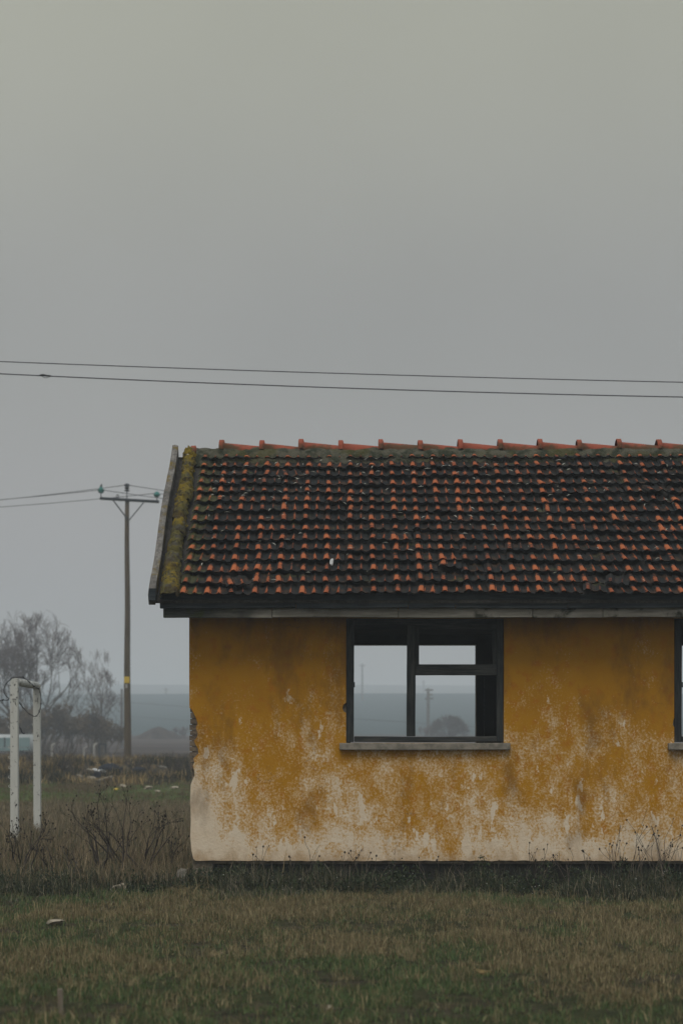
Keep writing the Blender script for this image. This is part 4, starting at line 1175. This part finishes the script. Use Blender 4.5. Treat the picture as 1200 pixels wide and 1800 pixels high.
blades('leafy_weeds', x, y, np.where(wh, .012, rng.uniform(.02, .05, len(x))), np.where(wh, .012, rng.uniform(.010, .024, len(x))), col, 'low leafy weeds with tiny pale seed tufts below the wall', 1.1, 'weeds', z)
# tall dry grass left of and behind the house
n = 165000
y = np.sqrt(rng.uniform(20.3 ** 2, 46 ** 2, n)); x = -.09 * y - rng.uniform(-.35, 1, n) * (.13 * y + .9)
keep = ~((x > -1.95) & (y > 20.6) & (y < 27)); x, y = x[keep], y[keep]
cl = fbm(x * 1.1, y * .8, 61, 4)
keep = rng.uniform(0, 1, len(x)) < np.clip((cl - .30) * 4, .06, 1); x, y, cl = x[keep], y[keep], cl[keep]
hg = rng.uniform(.10, .42, len(x)) * (.35 + cl) * np.where(y > 33, .55, 1) * (1 + .8 * (rng.uniform(0, 1, len(x)) < .03))
f_ = rng.uniform(0, 1, len(x))
col = lerpc((.115, .090, .056), (.36, .28, .175), f_ ** 1.5)
gr = rng.uniform(0, 1, len(x)) < .22; col[gr] = lerpc((.045, .054, .026), (.085, .094, .046), rng.uniform(0, 1, gr.sum()))
blades('dry_grass', x, y, hg, rng.uniform(.004, .010, len(x)), col, 'tall dry brown grass left of the house', .38)
# turf and tussocky bank beyond
n = 70000
y = np.sqrt(rng.uniform(44 ** 2, 62 ** 2, n)); x = -.09 * y - rng.uniform(-.5, 1, n) * (.13 * y + 2)
cl = fbm(x * .7, y * .5, 41, 4); f_ = rng.uniform(0, 1, n)
col = lerpc((.075, .105, .034), (.145, .180, .066), f_)
br = rng.uniform(0, 1, n) < np.clip((cl - .50) * 4, .10, .8); col[br] = lerpc((.09, .07, .04), (.16, .12, .07), rng.uniform(0, 1, br.sum()))
blades('turf', x, y, rng.uniform(.04, .10, n) * (1 + br), rng.uniform(.010, .022, n), col, 'green turf beyond the dry grass left of the house', .6)
n = 60000
y = rng.normal(68, 5.5, n); y = np.where((y < 57) | (y > 86), rng.uniform(58, 80, n), y); x = -.09 * y - rng.uniform(-.5, 1, n) * (.13 * y + 2)
cl = fbm(x * .55, y * .45, 47, 4)
keep = rng.uniform(0, 1, n) < np.clip((cl - .36) * 5, .05, 1); x, y, cl = x[keep], y[keep], cl[keep]
f_ = rng.uniform(0, 1, len(x)); cg = fbm(x * .35, y * .3, 49, 3)
col = lerpc((.13, .095, .042), (.42, .300, .135), f_ ** 1.2)
dk = rng.uniform(0, 1, len(x)) < np.clip((cg - .42) * 5, .1, .9); col[dk] = lerpc((.016, .017, .012), (.042, .040, .022), rng.uniform(0, 1, dk.sum()))
blades('bank_grass', x, y, rng.uniform(.12, .48, len(x)) * (.4 + cl), rng.uniform(.014, .035, len(x)), col, 'tussocky straw coloured grass on the bank near the pole', .45)
n = 26000
y = rng.uniform(84, 132, n); x = -.09 * y - rng.uniform(-.6, 1, n) * (.13 * y + 2)
cl = fbm(x * .3, y * .15, 91, 4); keep = cl > .47; x, y = x[keep], y[keep]
col = lerpc((.045, .036, .028), (.095, .072, .050), rng.uniform(0, 1, len(x)))
blades('field_stubble', x, y, rng.uniform(.08, .28, len(x)), rng.uniform(.02, .05, len(x)), col, 'dark brown stubble and scrub under the bare trees', .5)

# straw and pale droppings caught on the tiles
n = 150
V = []; F = []
for i in range(n):
    x_ = random.uniform(-1.9, 4.2); s_ = random.choice([random.uniform(.2, SL - .3), random.uniform(SL * .6, SL - .3)])
    d = Vector((random.uniform(-1, 1), random.uniform(-.6, .6), 0)).normalized() * random.uniform(.012, .05)
    w_ = random.uniform(.003, .008)
    b = len(V)
    for sg, ww in ((-1, 0), (0, 1), (1, 0), (0, -1)):
        V.append(RP(x_ + d.x * sg - d.y / max(d.length, 1e-3) * ww * w_, s_ + d.y * sg + d.x / max(d.length, 1e-3) * ww * w_, .085 + .01 * abs(ww)))
    F.append((b, b + 1, b + 2, b + 3))
tag(mk('roof_litter', V, F, simple('straw', (.30, .29, .24), (.48, .47, .42), 5, .9, 0)), 'scattered pale straw and droppings on the roof tiles', 'litter', kind='stuff')

# ------------------------------------------------------------------ haze
t = bpy.data.materials.new('haze_air'); t.use_nodes = True
nt = t.node_tree; nt.nodes.clear()
mo = nt.nodes.new('ShaderNodeOutputMaterial'); pv = nt.nodes.new('ShaderNodeVolumePrincipled')
pv.inputs['Color'].default_value = (.86, .925, .99, 1)
pv.inputs['Density'].default_value = .0016
pv.inputs['Anisotropy'].default_value = 0.0
nt.links.new(pv.outputs[0], mo.inputs['Volume'])
hz = mk('haze', boxv(-1400, 1400, -300, 1560, -2, 56), BOXF, t)
tag(hz, 'pale haze filling the air over the fields', 'haze', kind='stuff')
